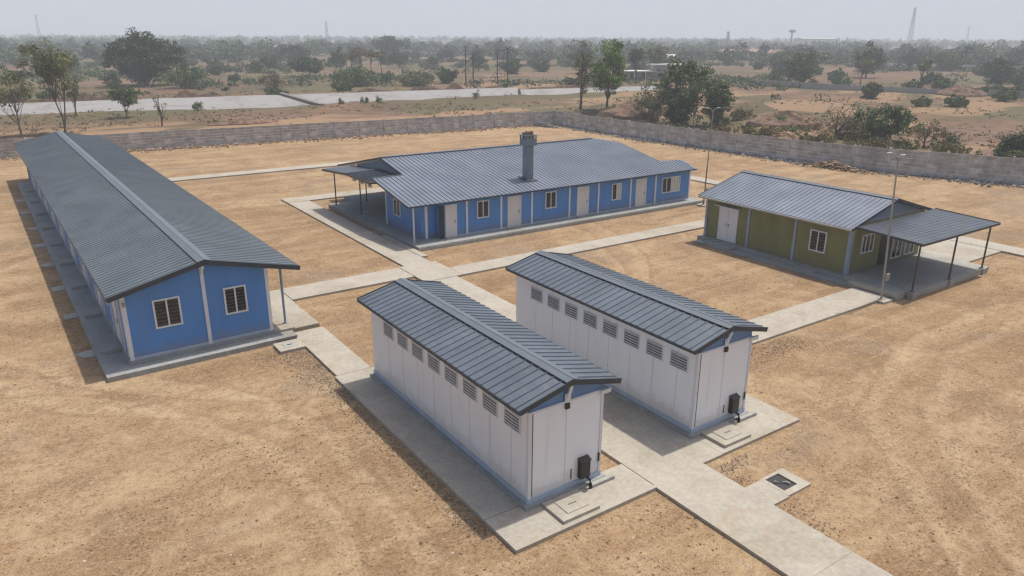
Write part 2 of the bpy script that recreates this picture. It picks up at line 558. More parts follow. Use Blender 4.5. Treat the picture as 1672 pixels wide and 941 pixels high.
def ground_z(x, y):
    d = outside_d(x, y)
    if d < 1.0:
        return 0.012 * noise.noise((x * .25, y * .25, 3)) - 0.012
    k = sm(1, 25, d)
    r = math.hypot(x, y)
    z = k * (0.35 * noise.noise((x * .045, y * .045, 1.3)) + 0.10 * noise.noise((x * .2, y * .2, 9.1)))
    if r < 500:
        # ragged spoil and gully edges right outside the corner
        for (ax, ay, bx, by, w, hh) in ((83, 97, 108, 112, 6.5, 1.3), (82, 86, 99, 103, 5.0, 1.1), (87, 61, 112, 90, 8.0, 1.5), (96, 52, 124, 74, 6.5, 0.8)):
            ux, uy = bx - ax, by - ay
            L = math.hypot(ux, uy)
            s_ = ((x - ax) * ux + (y - ay) * uy) / L
            q = abs((x - ax) * uy - (y - ay) * ux) / L
            if -4 < s_ < L + 4 and q < w:
                n_ = 0.6 + 0.7 * noise.noise((x * .16, y * .16, 4.2)) + .35 * noise.noise((x * .5, y * .5, 7.7))
                z += hh * sm(w, w * .35, q) * sm(-4, 3, s_) * sm(L + 4, L - 3, s_) * max(0, n_) * k
    return max(z, -0.45) - 0.012


# ------------------------------------------------------------------ ground
def axis(lo, hi, d0, d1, step_):
    a = []
    x = d0
    while x <= d1:
        a.append(x)
        x += step_
    g = step_
    x = d1
    while x < hi:
        g *= 1.13
        x += g
        a.append(min(x, hi))
    g = step_
    x = d0
    pre = []
    while x > lo:
        g *= 1.2
        x -= g
        pre.append(max(x, lo))
    return pre[::-1] + a


def make_ground():
    xs = axis(-1500, 4300, -12, 130, 1.0)
    ys = axis(-600, 4300, -4, 170, 1.0)
    nx, ny = len(xs), len(ys)
    vs_ = [(x, y, ground_z(x, y)) for y in ys for x in xs]
    fs = [(j * nx + i, j * nx + i + 1, (j + 1) * nx + i + 1, (j + 1) * nx + i) for j in range(ny - 1) for i in range(nx - 1)]
    mb = MB()
    mb.v, mb.f = vs_, fs
    o = mb.build("ground", M['earth'], smooth=True)
    me = o.data
    a1 = me.attributes.new("outside", 'FLOAT', 'POINT')
    a1.data.foreach_set("value", [sm(-0.5, 3.0, outside_d(x, y) + 2.0 * noise.noise((x * .3, y * .3, 0))) for x, y, z in vs_])
    a2 = me.attributes.new("cover", 'FLOAT', 'POINT')
    cov, bare = [], []
    for x, y, z in vs_:
        d = outside_d(x, y)
        c = 0.0
        if d > 2:
            n_ = noise.noise((x * .03, y * .03, 5.0)) + .4 * noise.noise((x * .12, y * .12, 2.0))
            c = sm(-.05, .3, n_)
            if x > side_x(y) and d < 32 and y < 75:
                c = max(c, 0.75 * sm(-.4, .15, n_))
            if 8 < d < 60 and y > 100 and x < 60:
                c *= 0.35
            if 130 < y < 147 and x < 50:
                c = max(c, .8 * sm(130, 136, y))
        cov.append(c)
        bn = noise.noise((x * .05, y * .16, 2.5)) + .6 * noise.noise((x * .14, y * .3, 8.0))
        q = 0.0
        if d > 0:
            if y > 97 and x < 100:
                q = .95 * sm(.05, .3, bn + .75 * sm(22, 4, d)) * sm(40, 20, d)
            elif d < 130:
                q = .8 * sm(.02, .3, noise.noise((x * .03 + y * .02, y * .11 - x * .05, 3.3)) + .4 * noise.noise((x * .12, y * .2, 5.0)) + .1) * sm(3, 12, d)
        bare.append(q)
    a2.data.foreach_set("value", cov)
    a3 = me.attributes.new("bare", 'FLOAT', 'POINT')
    a3.data.foreach_set("value", bare)
    return tag(o, kind="structure")


make_ground()

# ------------------------------------------------------------------ paths (each a run of cast slabs with open joints)
_h = [0]


def path(x0, x1, y0, y1, mat='concrete', bay=3.0, along=None, name="path", drop=0.0):
    _h[0] += 1
    top = 0.088 + 0.004 * (_h[0] % 6) - drop
    along = along or ('y' if (y1 - y0) > (x1 - x0) else 'x')
    L = (y1 - y0) if along == 'y' else (x1 - x0)
    n = max(1, round(L / bay))
    mb = MB()
    for k in range(n):
        a, b_ = k / n, (k + 1) / n
        g = 0.003
        dz = random.uniform(-.004, .004)
        if along == 'y':
            mb.box(x0, x1, y0 + a * L + (g if k else 0), y0 + b_ * L - (g if k < n - 1 else 0), -0.06, top + dz * .4)
        else:
            mb.box(x0 + a * L + (g if k else 0), x0 + b_ * L - (g if k < n - 1 else 0), y0, y1, -0.06, top + dz * .4)
    return tag(mb.build(name, M[mat]), kind="structure")


path(13.935, 16.06, -12, 12.856, bay=5)                       # from the toilets down out of the picture
path(9.05, 10.46, 24.98, 30.18)                      # long hut to the first toilet block
path(10.5, 17.26, 34.42, 36.34)                      # long hut to the crossing
path(17.3, 19.22, 25.6, 33.20)                       # second toilet block to the crossing
path(17.3, 19.62, 33.24, 36.38, bay=4)               # the crossing
path(17.66, 19.36, 36.42, 56.6)                      # crossing up to the kitchen verandah
path(17.66, 42.0, 56.64, 58.3)                       # behind the kitchen
path(19.66, 52.0, 33.28, 34.78)                      # crossing to the olive hut and on
path(21.1, 35.62, 18.10, 19.95)                      # second toilet block to the olive hut
path(8.0, 62.0, 71.2, 72.9, bay=4)                   # far yard
path(49.9, 51.6, 2.0, 33.24)                         # east side
path(52.05, 53.6, 33.3, 66.0)
path(45.6, 49.86, 18.9, 22.3, bay=4)
path(9.0, 10.46, 33.35, 36.34, bay=4)
path(19.40, 19.82, 37.6, 43.4, bay=6, mat='concrete')
# pads round the toilet blocks
path(8.95, 13.93, 12.72, 14.22, 'concrete', 5, 'x', name="paving")
path(8.95, 13.05, 14.24, 24.94, 'concrete', 5.3, name="paving")
path(13.98, 16.996, 12.86, 25.50, 'concrete', 3.2, name="paving")
path(17.0, 20.95, 12.87, 25.52, 'concrete', 4.2, name="paving")
path(16.08, 16.82, 10.30, 11.3, 'concrete', 2, name="path", drop=.04)

# ------------------------------------------------------------------ building parts
def window(parent, o, u, n, w, h, name="window", mull=1, curtain=False, grille=True, bars=7, fr=0.07):
    """window lying on a wall: o = lower corner, u along the wall, n outwards"""
    mb = MB()
    v = Z
    mb.obox(o, u, v, n, 0, w, 0, fr, 0.0, .06)
    mb.obox(o, u, v, n, 0, w, h - fr, h, 0.0, .06)
    mb.obox(o, u, v, n, 0, fr, fr, h - fr, 0.0, .058)
    mb.obox(o, u, v, n, w - fr, w, fr, h - fr, 0.0, .058)
    for k in range(mull):
        c = w * (k + 1) / (mull + 1)
        mb.obox(o, u, v, n, c - .03, c + .03, fr, h - fr, 0.0, .055)
    win = mb.build(name, M['trim'], parent)
    MB().obox(o, u, v, n, fr - .005, w - fr + .005, fr - .005, h - fr + .005, 0.002, .018).build("pane", M['glass'], win)
    if grille:
        g = MB()
        for k in range(bars):
            z0 = fr + (h - 2 * fr) * (k + .5) / bars
            g.obox(o, u, v, n, fr, w - fr, z0 - .011, z0 + .011, 0.024, .036)
        g.build("grille", M['grille'], win)
    if curtain:
        c = MB()
        k0 = w * .5
        for k in range(7):
            c.obox(o, u, v, n, k0 + k * (w * .5 - fr) / 7, k0 + (k + .85) * (w * .5 - fr) / 7, fr, h - fr, 0.019, .026 + .01 * (k % 2))
        c.build("curtain", M['curtain'], win)
    return win


def door(parent, o, u, n, w, h, mat='door', double=False, frame=True):
    mb = MB()
    v = Z
    if frame:
        mb.obox(o, u, v, n, -.06, 0, 0, h + .06, 0, .05)
        mb.obox(o, u, v, n, w, w + .06, 0, h + .06, 0, .05)
        mb.obox(o, u, v, n, 0, w, h, h + .06, 0, .049)
    d = MB()
    if double:
        d.obox(o, u, v, n, 0.005, w / 2 - .008, .02, h - .005, .004, .04)
        d.obox(o, u, v, n, w / 2 + .008, w - .005, .02, h - .005, .004, .04)
    else:
        d.obox(o, u, v, n, 0.005, w - .005, .02, h - .005, .004, .04)
    dr = d.build("door", M[mat], parent)
    if frame:
        mb.build("door_frame", M['trim'], dr)
    hd = MB()
    hx = w / 2 - .12 if double else w * .84
    hd.obox(o, u, v, n, hx, hx + .05, h * .44, h * .54, .042, .08)
    if double:
        hd.obox(o, u, v, n, w / 2 + .07, w / 2 + .12, h * .44, h * .54, .042, .08)
    hd.build("handle", M['galv'], dr)
    return dr


def rib_slope(mb, o, u, v, n, us, vr, rw=0.042, rh=0.032):
    """trapezoid sheet ribs at the offsets us, each running over vr(u) up the slope"""
    for a in us:
        r_ = vr(a)
        if r_ is None:
            continue
        v0, v1 = r_
        P = lambda x, y, z: o + u * x + v * y + n * z
        p = [P(a - rw / 2, v0, 0), P(a - rw * .28, v0, rh), P(a + rw * .28, v0, rh), P(a + rw / 2, v0, 0),
             P(a - rw / 2, v1, 0), P(a - rw * .28, v1, rh), P(a + rw * .28, v1, rh), P(a + rw / 2, v1, 0)]
        mb.add(p, [(0, 4, 5, 1), (1, 5, 6, 2), (2, 6, 7, 3), (0, 1, 2, 3), (7, 6, 5, 4)])


def frange(a, b, s):
    n = max(1, int(round((b - a) / s)))
    return [a + (b - a) * (k + .5) / n for k in range(n)]


def gable_roof(parent, ex0, ez0, rx, rz, ex1, ez1, y0, y1, pitch=0.33, mat='roof', th=0.05, cap=0.26, gutter=None, verge=0.13, closure=False):
    """ridge along y; eaves at (ex0, ez0) and (ex1, ez1), ridge at (rx, rz)"""
    rf = None
    mb = MB()
    for sx, (ex, ez) in ((-1, (ex0, ez0)), (1, (ex1, ez1))):
        d = Vector((rx - ex, 0, rz - ez))
        L = d.length
        v = d.normalized()
        n = Vector((-v.z, 0, v.x)) if v.x > 0 else Vector((v.z, 0, -v.x))
        o = Vector((ex, y0, ez))
        mb.obox(o, Y, v, n, 0, y1 - y0, 0, L - .004, -th, 0)
        rib_slope(mb, o, Y, v, n, frange(0.03, y1 - y0 - .03, pitch), lambda a: (-.01, L - .08))
    rf = mb.build("roof", M[mat], parent)
    c = MB()
    for sx, (ex, ez) in ((-1, (ex0, ez0)), (1, (ex1, ez1))):
        d = Vector((ex - rx, 0, ez - rz)).normalized()
        n = Vector((-d.z, 0, d.x)) if d.x > 0 else Vector((d.z, 0, -d.x))
        c.obox(Vector((rx, y0 - .02, rz)), Y, d, n, 0, y1 - y0 + .04, .0, cap, .048, .060 + .001 * sx)
    c.tube([(rx, y0 - .025, rz + .045), (rx, y1 + .025, rz + .045)], .03, 6)
    c.build("ridge_cap", M['ridge'], rf)
    if closure:
        for sx, (ex, ez) in ((-1, (ex0, ez0)), (1, (ex1, ez1))):
            d = Vector((ex - rx, 0, ez - rz)).normalized()
            n = Vector((-d.z, 0, d.x)) if d.x > 0 else Vector((d.z, 0, -d.x))
            us = frange(0.03, y1 - y0 - .03, pitch)
            m_ = MB()
            for a in us[:-1]:
                m_.obox(Vector((rx, y0, rz)), Y, d, n, a + .036, a + pitch - .036, cap - .02, cap + .018, .001, .046)
            m_.build("closure_shade_strip", M['dark'], rf)  # dark foam fillers that also paint in the gap shadows under the cap
    f = MB()
    for ex, ez in ((ex0, ez0), (ex1, ez1)):
        d = Vector((rx - ex, 0, rz - ez))
        L = d.length
        v = d.normalized()
        n = Vector((-v.z, 0, v.x)) if v.x > 0 else Vector((v.z, 0, -v.x))
        for yy in (y0 - .03, y1 - .0):
            f.obox(Vector((ex, yy, ez)), Y, v, n, 0, .03, -.02, L + .0, -verge, .035)
        s_ = -1 if ex == ex0 else 1
        f.box(min(ex, ex + .03 * s_), max(ex, ex + .03 * s_), y0, y1, ez - .10, ez - .008)
    f.build("fascia", M['fascia'], rf)
    if gutter:
        gx, gz = gutter
        MB().tube([(gx, y0, gz), (gx, y1, gz)], .06, 8).build("gutter", M['galv'], rf)
    return rf


def wall_prism(profile, y0, y1):
    """profile: [(x, z)...] extruded along y"""
    return MB().prism([(x, y0, z) for x, z in profile], (0, y1 - y0, 0))


# ------------------------------------------------------------------ long blue hut on the left
def long_hut():
    b = thing("dormitory_hut", "very long blue hut with narrow dark roof, concrete apron and two windows in its gable", "building", (2.68, 30.2, 0), R(1.44))
    LEN = 46.3
    mb = MB()
    mb.box(-1.0, 6.4, -.78, -.09, -.06, .20)
    mb.box(-1.0, -.09, -.09, LEN + .3, -.06, .20)
    mb.build("apron", M['plinth'], b)
    MB().box(5.72, 6.55, -.085, LEN, -.06, .30).build("porch_floor", M['concrete'], b)
    MB().box(6.555, 7.75, .1, 3.0, -.06, .17).build("porch_step", M['concrete'], b)
    MB().box(-.085, 5.715, -.085, LEN + .085, -.06, .36).build("plinth", M['plinth'], b)
    prof = [(0, .36), (5.6, .36), (5.6, 3.27), (3.08, 3.86), (0, 3.15)]
    wall_prism(prof, 0, LEN).build("wall", M['blue'], b)
    # white steel trims
    for nm, a_ in (("corner_trim", (-.03, .12, -.03, .12, .36, 3.15)), ("wall_trim", (-.04, -.005, .125, .26, .48, 3.1)), ("corner_trim", (5.49, 5.63, -.03, .12, .36, 3.28)), ("wall_trim", (2.93, 3.07, -.045, -.002, .36, 3.80))):
        MB().box(*a_).build(nm, M['trim'], b)
    for a_ in ((.122, 2.928, -.028, -.002, .36, .47), (3.072, 5.488, -.028, -.002, .36, .47), (-.028, -.002, .262, LEN - .2, .36, .45)):
        MB().box(*a_).build("base_rail", M['rail'], b)
    br = MB()
    br.prism([(2.96, -.05, 3.30), (3.04, -.05, 3.30), (3.04, -.05, 3.40), (2.96, -.05, 3.40)], (0, -.26, .42))
    br.box(2.94, 3.06, -.34, -.05, 3.70, 3.80)
    br.build("ridge_bracket", M['trim'], b)
    bx = MB().box(-.01, .09, -.10, -.032, 2.62, 2.78)
    bx.build("junction_box", M['galv'], b)
    # gable windows
    window(b, Vector((1.04, -.002, 1.47)), X, -Y, 1.02, 1.2)
    window(b, Vector((3.74, -.002, 1.47)), X, -Y, .92, 1.18)
    # left side: a door with a concrete step in every other bay, a window between
    for k in range(9):
        yc = 2.2 + 4.95 * k
        if yc > LEN - 1: break
        MB().box(-.78, -.092, yc - .55, yc + .55, .19, .35).build("entrance_step", M['plinth'], b)
        door(b, Vector((-.001, yc + .45, .46)), -Y, -X, .9, 2.05)
        window(b, Vector((-.002, yc + 2.9, 1.45)), -Y, -X, 1.0, 1.15, bars=5)
        for q in (-1.1, 1.25):
            if yc + q < LEN - .2:
                MB().box(-.045, -.002, yc + q - .06, yc + q + .06, .46, 3.1).build("wall_trim", M['trim'], b)
    # porch side
    for k in range(12):
        yc = .62 + 4.0 * k
        h1 = 2.9
        p = MB().tube([(6.38, yc, .30), (6.38, yc, h1 + .17)], .055, 10)
        p.box(6.29, 6.47, yc - .09, yc + .09, .30, .33)
        p.build("porch_post", M['bluegrey'], b)
    for k in range(5):
        door(b, Vector((5.601, 3.0 + 9 * k, .38)), Y, X, .95, 2.05)
        window(b, Vector((5.602, 6.4 + 9 * k, 1.45)), Y, X, 1.1, 1.15, bars=5)
    for xx in (.1, 5.5):
        for yy in (LEN + 3.3,):
            MB().box(xx - .06, xx + .06, yy - .06, yy + .06, -.05, 3.1).build("porch_post", M['bluegrey'], b)
    gable_roof(b, -.52, 3.14, 3.10, 4.02, 6.92, 3.12, -.36, 50.1, 0.33, 'roof_long', cap=0.27, verge=0.16, closure=True)
    # loose kerb slabs outside the apron
    for k, yc in enumerate((2.6, 8.0, 12.8, 18.0, 22.9, 28.0, 34.0, 39.0)):
        j_ = random.uniform(-.12, .12)
        MB().prism([(-1.5 + j_, yc - .40 + j_, -.05), (-1.01, yc - .42, -.05), (-1.01, yc + .36 + j_, -.05), (-1.62 - j_, yc + .30, -.05)], (0, 0, .08 + .012 * (k % 3))).build("splash_slab", M['concrete_grey'], b)
    return b


long_hut()

# ------------------------------------------------------------------ white toilet blocks
def toilet_block():
    b = thing("toilet_block", "white ribbed-roof toilet block nearest the camera, beside the gravelly path edge", "building", (10.25, 14.03, 0))
    LEN, W = 10.1, 2.6
    MB().box(-.14, W + .14, -.14, LEN + .14, .03, .21).build("plinth", M['plinth'], b)
    MB().box(W - .5, W + .36, -.30, -.145, .03, .20).build("drain_kerb", M['concrete_grey'], b)
    MB().box(-.03, W + .03, -.03, LEN + .03, .21, .37).build("base_rail", M['rail'], b)
    MB().box(0, W, 0, LEN, .37, 3.06).build("wall", M['white'], b)
    prof = [(.01, 3.06), (W - .01, 3.06), (W - .01, 3.35), (1.30, 3.66), (.01, 3.36)]
    wall_prism(prof, .01, LEN - .01).build("gable_panel", M['gable_blue'], b)
    # panel joints, cover strips
    for k in range(1, 9):
        MB().box(-.006, -.001, k * 1.12 - .30 - .008, k * 1.12 - .30 + .008, .37, 3.06).build("panel_joint", M['joint'], b)
    MB().box(1.28 - .009, 1.28 + .009, -.006, -.001, .37, 3.0).build("panel_joint", M['joint'], b)
    MB().box(.118, .134, -.014, -.001, .40, 2.98).build("door_gap", M['dark'], b)
    MB().box(-.022, .09, -.022, .09, .37, 3.06).build("corner_trim", M['trim'], b)
    MB().box(W - .07, W + .022, -.022, .07, .37, 3.06).build("corner_trim", M['trim'], b)
    MB().box(-.03, W + .03, -.030, -.024, 3.0, 3.06).build("top_trim", M['trim'], b)
    MB().box(W - .15, W + .22, -.10, -.032, 2.93, 3.055).build("eave_bracket", M['trim'], b)
    # louvred vents under the left eave, and plain ones on the far side
    for sgn in (-1, 1):
        for k in range(8):
            yc = .77 + 1.12 * k
            xo = 0 if sgn < 0 else W
            o = Vector((xo, yc + (.36 if sgn < 0 else -.36), 2.26))
            u = -Y if sgn < 0 else Y
            n = -X if sgn < 0 else X
            f = MB()
            w, h = .72, .48
            f.obox(o, u, Z, n, -.03, w + .03, -.03, .0, 0, .03)
            f.obox(o, u, Z, n, -.03, w + .03, h, h + .03, 0, .03)
            f.obox(o, u, Z, n, -.03, .0, 0, h, 0, .029)
            f.obox(o, u, Z, n, w, w + .03, 0, h, 0, .029)
            vt = f.build("louvre_vent", M['trim'], b)
            MB().obox(o, u, Z, n, 0.001, w - .001, 0.001, h - .001, .001, .006).build("backing", M['dark'], vt)
            bl = MB()
            for q in range(5):
                z0 = h * (q + .3) / 5
                bl.prism([o + u * .005 + Z * z0 + n * .022, o + u * (w - .005) + Z * z0 + n * .022, o + u * (w - .005) + Z * (z0 + .03) + n * .008, o + u * .005 + Z * (z0 + .03) + n * .008], (0, 0, .016))
            bl.build("blade", M['louvre'], vt)
    gable_roof(b, -.45, 3.32, 1.30, 3.74, 3.05, 3.31, -.21, 10.2, 0.335, 'roof', cap=0.22, verge=0.12, closure=True)
    br = MB()
    br.prism([(1.24, -.03, 3.08), (1.34, -.03, 3.08), (1.34, -.03, 3.22), (1.24, -.03, 3.22)], (0, -.15, .40))
    br.box(1.18, 1.38, -.05, -.028, 3.06, 3.30)
    br.build("ridge_bracket", M['trim'], b)
    MB().box(1.21, 1.35, -.07, -.012, 2.82, 2.98).build("wall_lamp", M['black'], b)
    MB().box(1.50, 1.53, -.018, -.002, .48, .80).build("handle_slot", M['dark'], b)
    MB().box(2.50, 2.55, -.045, -.024, .72, 1.0).build("hinge", M['dark'], b)
    mbx = MB()
    mbx.box(1.76, 2.10, -.17, -.003, .44, .98)
    mbx.prism([(1.74, -.19, .98), (2.12, -.19, .98), (2.12, -.003, 1.05), (1.74, -.003, 1.05)], (0, 0, .03))
    mt = mbx.build("meter_box", M['black'], b)
    MB().tube([(2.0, -.10, .46), (2.03, -.16, .40), (2.05, -.24, .36), (2.06, -.26, .25), (2.06, -.26, .06)], .045, 8).build("pipe", M['black'], mt, smooth=True)
    return b


tb = toilet_block()
tb2 = copy_tree(tb)
tb2.location = (16.97, 14.18, 0)
tb2["label"] = "white toilet block farther back, on the wider concrete pad nearer the olive hut"


def cover_slab(x, y, label):
    b = thing("manhole_cover", label, "manhole cover", (x, y, 0))
    MB().box(-.64, .64, -.50, .50, .03, .20).build("surround", M['concrete'], b)
    lid = MB().box(-.34, .42, -.30, .30, .20, .225).build("lid", M['concrete'], b)
    h = MB()
    h.tube([(-.08, 0, .226), (-.08, 0, .245), (.18, 0, .245), (.18, 0, .226)], .012, 6)
    h.build("handle", M['galv'], lid)
    return b


cover_slab(11.25, 13.37, "raised concrete inspection cover in front of the nearest white block's meter")
cover_slab(17.93, 13.54, "raised concrete inspection cover in front of the farther white block's meter")


lidp = thing("manhole_cover", "flat square concrete inspection lid at the front corner of the long blue hut's apron", "manhole cover", (8.5, 28.88, 0))
MB().box(-.54, .54, -.50, .50, -.05, .12).build("surround", M['concrete'], lidp)
l_ = MB().box(-.26, .26, -.26, .26, .12, .135).build("lid", M['concrete_grey'], lidp)
MB().tube([(-.08, 0, .135), (-.08, 0, .155), (.08, 0, .155), (.08, 0, .135)], .014, 6).build("handle", M['black'], l_)


def pit():
    b = thing("drain_pit", "open square drain pit in a concrete collar beside the main path", "pit", (17.25, 10.9, 0))
    # four cast strips around an opening
    c = MB()
    c.box(.31, .66, -.56, .44, -.06, .055)
    c.box(-.30, .309, -.56, -.34, -.06, .054)
    c.box(-.30, .309, .33, .44, -.06, .054)
    c.box(-.42, -.301, -.56, .44, -.06, .055)
    c.build("collar", M['concrete'], b)
    MB().box(-.299, .308, -.339, .329, -.06, .012).build("water", M['dark'], b)  # dark sheet painted in as the shade inside the open pit
    h = MB()
    h.tube([(-.16, .12, .06), (.12, -.10, .06), (.14, -.20, .05)], .03, 8)
    h.build("lifting_bar", M['galv'], b)
    return b


pit()

# ------------------------------------------------------------------ kitchen building, blue, with chimney
def kitchen():
    O = Vector((21, 40, 0))
    b = thing("kitchen_building", "wide blue building with tall metal chimney on its grey roof and an open verandah", "building", O)

    def q(x0, x1, y0, y1, z0, z1, mb=None):
        mb = mb or MB()
        return mb.box(x0 - O.x, x1 - O.x, y0 - O.y, y1 - O.y, z0, z1)

    def V(x, y, z): return Vector((x - O.x, y - O.y, z))
    sl = q(19.9, 21.98, 38.9, 53.8, -.06, .25)
    q(21.985, 45.35, 38.9, 55.8, -.06, .25, sl)
    sl.build("floor_slab", M['plinth'], b)
    q(19.88, 45.37, 38.86, 38.898, -.06, .20).build("slab_edge", M['concrete_grey'], b)
    zp = lambda y: 2.70 + .195 * (y - 39.6)
    # walls: main body, front-left room, right-hand bay
    main = [(40.0, .25), (55.4, .25), (55.4, 2.72), (48.2, 4.0), (40.0, 2.66)]
    f_ = [(40.0, .25), (45.6, .25), (45.6, 3.45), (40.0, 2.66)]
    MB().prism([V(22.0, y, z) for y, z in f_], (4.497, 0, 0)).build("wall", M['blue'], b)
    MB().prism([V(26.5, y, z) for y, z in main], (16.4, 0, 0)).build("wall", M['blue'], b)
    q(20.98, 21.995, 40.55, 45.6, .25, 2.70).build("side_room_wall", M['blue'], b)
    q(42.905, 44.8, 40.0, 41.5, .25, 2.58).build("end_bay_wall", M['blue'], b)
    gp = [V(21.93, y, z) for y, z in ((44.7, 3.45), (48.2, 4.22), (52.6, 3.30), (52.6, 3.1), (44.7, 3.1))]
    MB().prism(gp, (.06, 0, 0)).build("gable_panel", M['gable_grey'], b)
    # trims on the front
    for x in (24.0, 26.67, 29.2, 32.5, 35.2, 38.38, 40.98, 44.74):
        q(x - .07, x + .07, 39.955, 39.998, .25, 2.62).build("wall_trim", M['trim'], b)
    for x0, x1 in ((22.02, 22.36), (23.28, 23.92), (24.08, 26.59), (26.75, 27.16), (28.34, 29.12), (29.28, 32.42), (32.58, 33.14), (34.32, 35.12), (35.28, 38.3), (38.46, 38.86), (40.04, 40.9), (41.06, 44.66)):
        q(x0, x1, 39.97, 39.998, .25, .36).build("base_rail", M['rail'], b)
    q(21.2, 21.36, 40.42, 40.548, .25, 2.66).build("wall_trim", M['trim'], b)
    q(20.93, 21.08, 45.53, 45.66, .25, 2.9).build("wall_trim", M['trim'], b)
    q(21.95, 22.30, 39.97, 39.999, .25, 2.4).build("door_gap", M['dark'], b)
    # doors, windows
    for x0, w in ((22.46, .72), (27.24, 1.0), (33.24, .98), (38.96, .98)):
        door(b, V(x0, 39.999, .27), X, -Y, w, 2.07)
        q(x0 - .15, x0 + w + .15, 39.60, 39.95, .25, .29).build("door_sill", M['concrete_grey'], b)
    for x0, w, z0, z1 in ((24.76, .94, 1.22, 2.38), (30.34, .96, 1.17, 2.36), (36.48, .94, 1.05, 2.30)):
        window(b, V(x0, 39.998, z0), X, -Y, w, z1 - z0, curtain=(x0 > 36), grille=(x0 < 36))
    window(b, V(41.66, 39.998, 1.0), X, -Y, 2.0, 1.22, mull=3, curtain=True, grille=False)
    window(b, V(20.979, 44.42, 1.12), -Y, -X, 1.0, 1.12)
    door(b, V(26.499, 48.6, .27), -Y, -X, .9, 2.05)
    # front roof plane, one large outline with a notch at the right
    v = Vector((0, 1, .195)).normalized()
    n = Vector((0, -v.z, v.y))
    o = V(0, 39.6, 2.70)
    out = [(19.65, 39.55), (45.02, 39.55), (45.5, 41.6), (43.2, 41.9), (43.2, 46.75), (41.3, 48.15), (21.85, 48.15), (21.85, 44.55), (19.6, 44.55)]
    mb = MB()
    top = [V(x, y, zp(y)) for x, y in out]
    mb.prism([p - n * .05 for p in top], n * .05)

    def vr(x):
        x += O.x
        y1 = 48.1
        if x < 21.85: y1 = 44.5
        elif x > 45.0: y1 = 41.6
        elif x > 43.2: y1 = 41.7
        elif x > 41.3: y1 = 48.1 - (x - 41.3) * .72
        y0 = 39.52 if x < 45.0 else 40.3
        c = math.sqrt(1 + .195 ** 2)
        return ((y0 - 39.6) * c, (y1 - 39.6) * c)
    rib_slope(mb, Vector((0, o.y, o.z)), X, v, n, frange(19.68 - O.x, 45.2 - O.x, .33), vr, .06, .045)
    rf = mb.build("roof", M['roof_light'], b)
    # back slope and the small hip at the right end
    zr = zp(48.15)
    k = (zr - 2.72) / (56.3 - 48.15)
    zb = lambda y: zr - k * (y - 48.15)
    mb = MB()
    zc = zp(46.75)
    yq = 48.15 + (zr - zc) / k
    mb.prism([V(21.85, 48.155, zr - .05), V(41.3, 48.155, zr - .05), V(43.2, yq, zc - .05), V(43.2, 56.3, 2.67), V(21.85, 56.3, 2.67)], (0, 0, .05))
    mb.prism([V(41.302, 48.15, zr - .05), V(43.2, 46.752, zc - .05), V(43.2, yq, zc - .05)], (0, 0, .049))
    bv = Vector((0, -1, k)).normalized()
    rib_slope(mb, V(0, 56.3, 2.72).xyz * 1 + Vector((O.x, 0, 0)) - Vector((O.x, 0, 0)), X, bv, Vector((0, bv.z, -bv.y)),
              [a + O.x for a in frange(21.9 - O.x, 41.2 - O.x, .33)], lambda a: (0, 8.1), .06, .045)
    mb.build("back_roof", M['roof_light'], rf)
    c = MB()
    c.box(21.83 - O.x, 41.3 - O.x, 48.0 - O.y, 48.3 - O.y, zr + .01, zr + .065)
    c.build("ridge_cap", M['ridge'], rf)
    f = MB()
    q(19.62, 45.02, 39.51, 39.545, 2.60, 2.685, f)
    # raking edge over the left gable and at the step
    d = Vector((0, 3.6, .195 * 3.6))
    f.prism([V(21.80, 44.56, zp(44.56) - .10), V(21.848, 44.56, zp(44.56) - .10), V(21.848, 44.56, zp(44.56) + .03), V(21.80, 44.56, zp(44.56) + .03)], d)
    d2 = Vector((0, 8.1, -k * 8.1))
    f.prism([V(21.80, 48.18, zr - .10), V(21.848, 48.18, zr - .10), V(21.848, 48.18, zr + .03), V(21.80, 48.18, zr + .03)], d2)
    f.prism([V(19.56, 39.56, zp(39.56) - .10), V(19.596, 39.56, zp(39.56) - .10), V(19.596, 39.56, zp(39.56) + .02), V(19.56, 39.56, zp(39.56) + .02)], Vector((0, 5.0, .975)))
    f.build("fascia", M['fascia'], rf)
    ed = MB()
    ed.prism([V(19.56, 44.56, zp(44.55) - .04), V(21.84, 44.56, zp(44.55) - .04), V(21.84, 44.56, zp(44.55) + .05), V(19.56, 44.56, zp(44.55) + .05)], (0, .10, 0))
    ed.build("edge_flashing", M['ridge'], rf)
    # verandah canopy in two panels
    can = MB()
    can.prism([V(19.55, 44.7, 3.36), V(21.92, 44.7, 3.46), V(21.92, 48.72, 3.42), V(19.55, 48.72, 3.34)], (0, 0, .05))
    can.prism([V(19.50, 48.74, 3.36), V(21.92, 48.74, 3.40), V(21.92, 53.4, 3.06), V(19.50, 53.4, 3.00)], (0, 0, .05))
    cu = (V(21.92, 0, 3.46) - V(19.55, 0, 3.36)).normalized()
    for y in frange(44.9, 48.6, .33):
        can.obox(V(19.55, y, 3.41), Y, cu, cu.cross(Y) * -1 if cu.cross(Y).z < 0 else cu.cross(Y), -.025, .025, 0, 2.36, 0.0, .04)
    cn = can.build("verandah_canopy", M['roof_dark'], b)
    ed = MB()
    ed.prism([V(19.5, 48.66, 3.40), V(21.9, 48.66, 3.47), V(21.9, 48.66, 3.52), V(19.5, 48.66, 3.45)], (0, .14, 0))
    ed.build("edge_flashing", M['ridge'], cn)
    fb = MB()
    q(19.46, 19.53, 44.72, 48.7, 3.25, 3.36, fb)
    fb.prism([V(19.42, 48.76, 3.26), V(19.48, 48.76, 3.26), V(19.48, 48.76, 3.38), V(19.42, 48.76, 3.38)], (0, 4.66, -.36))
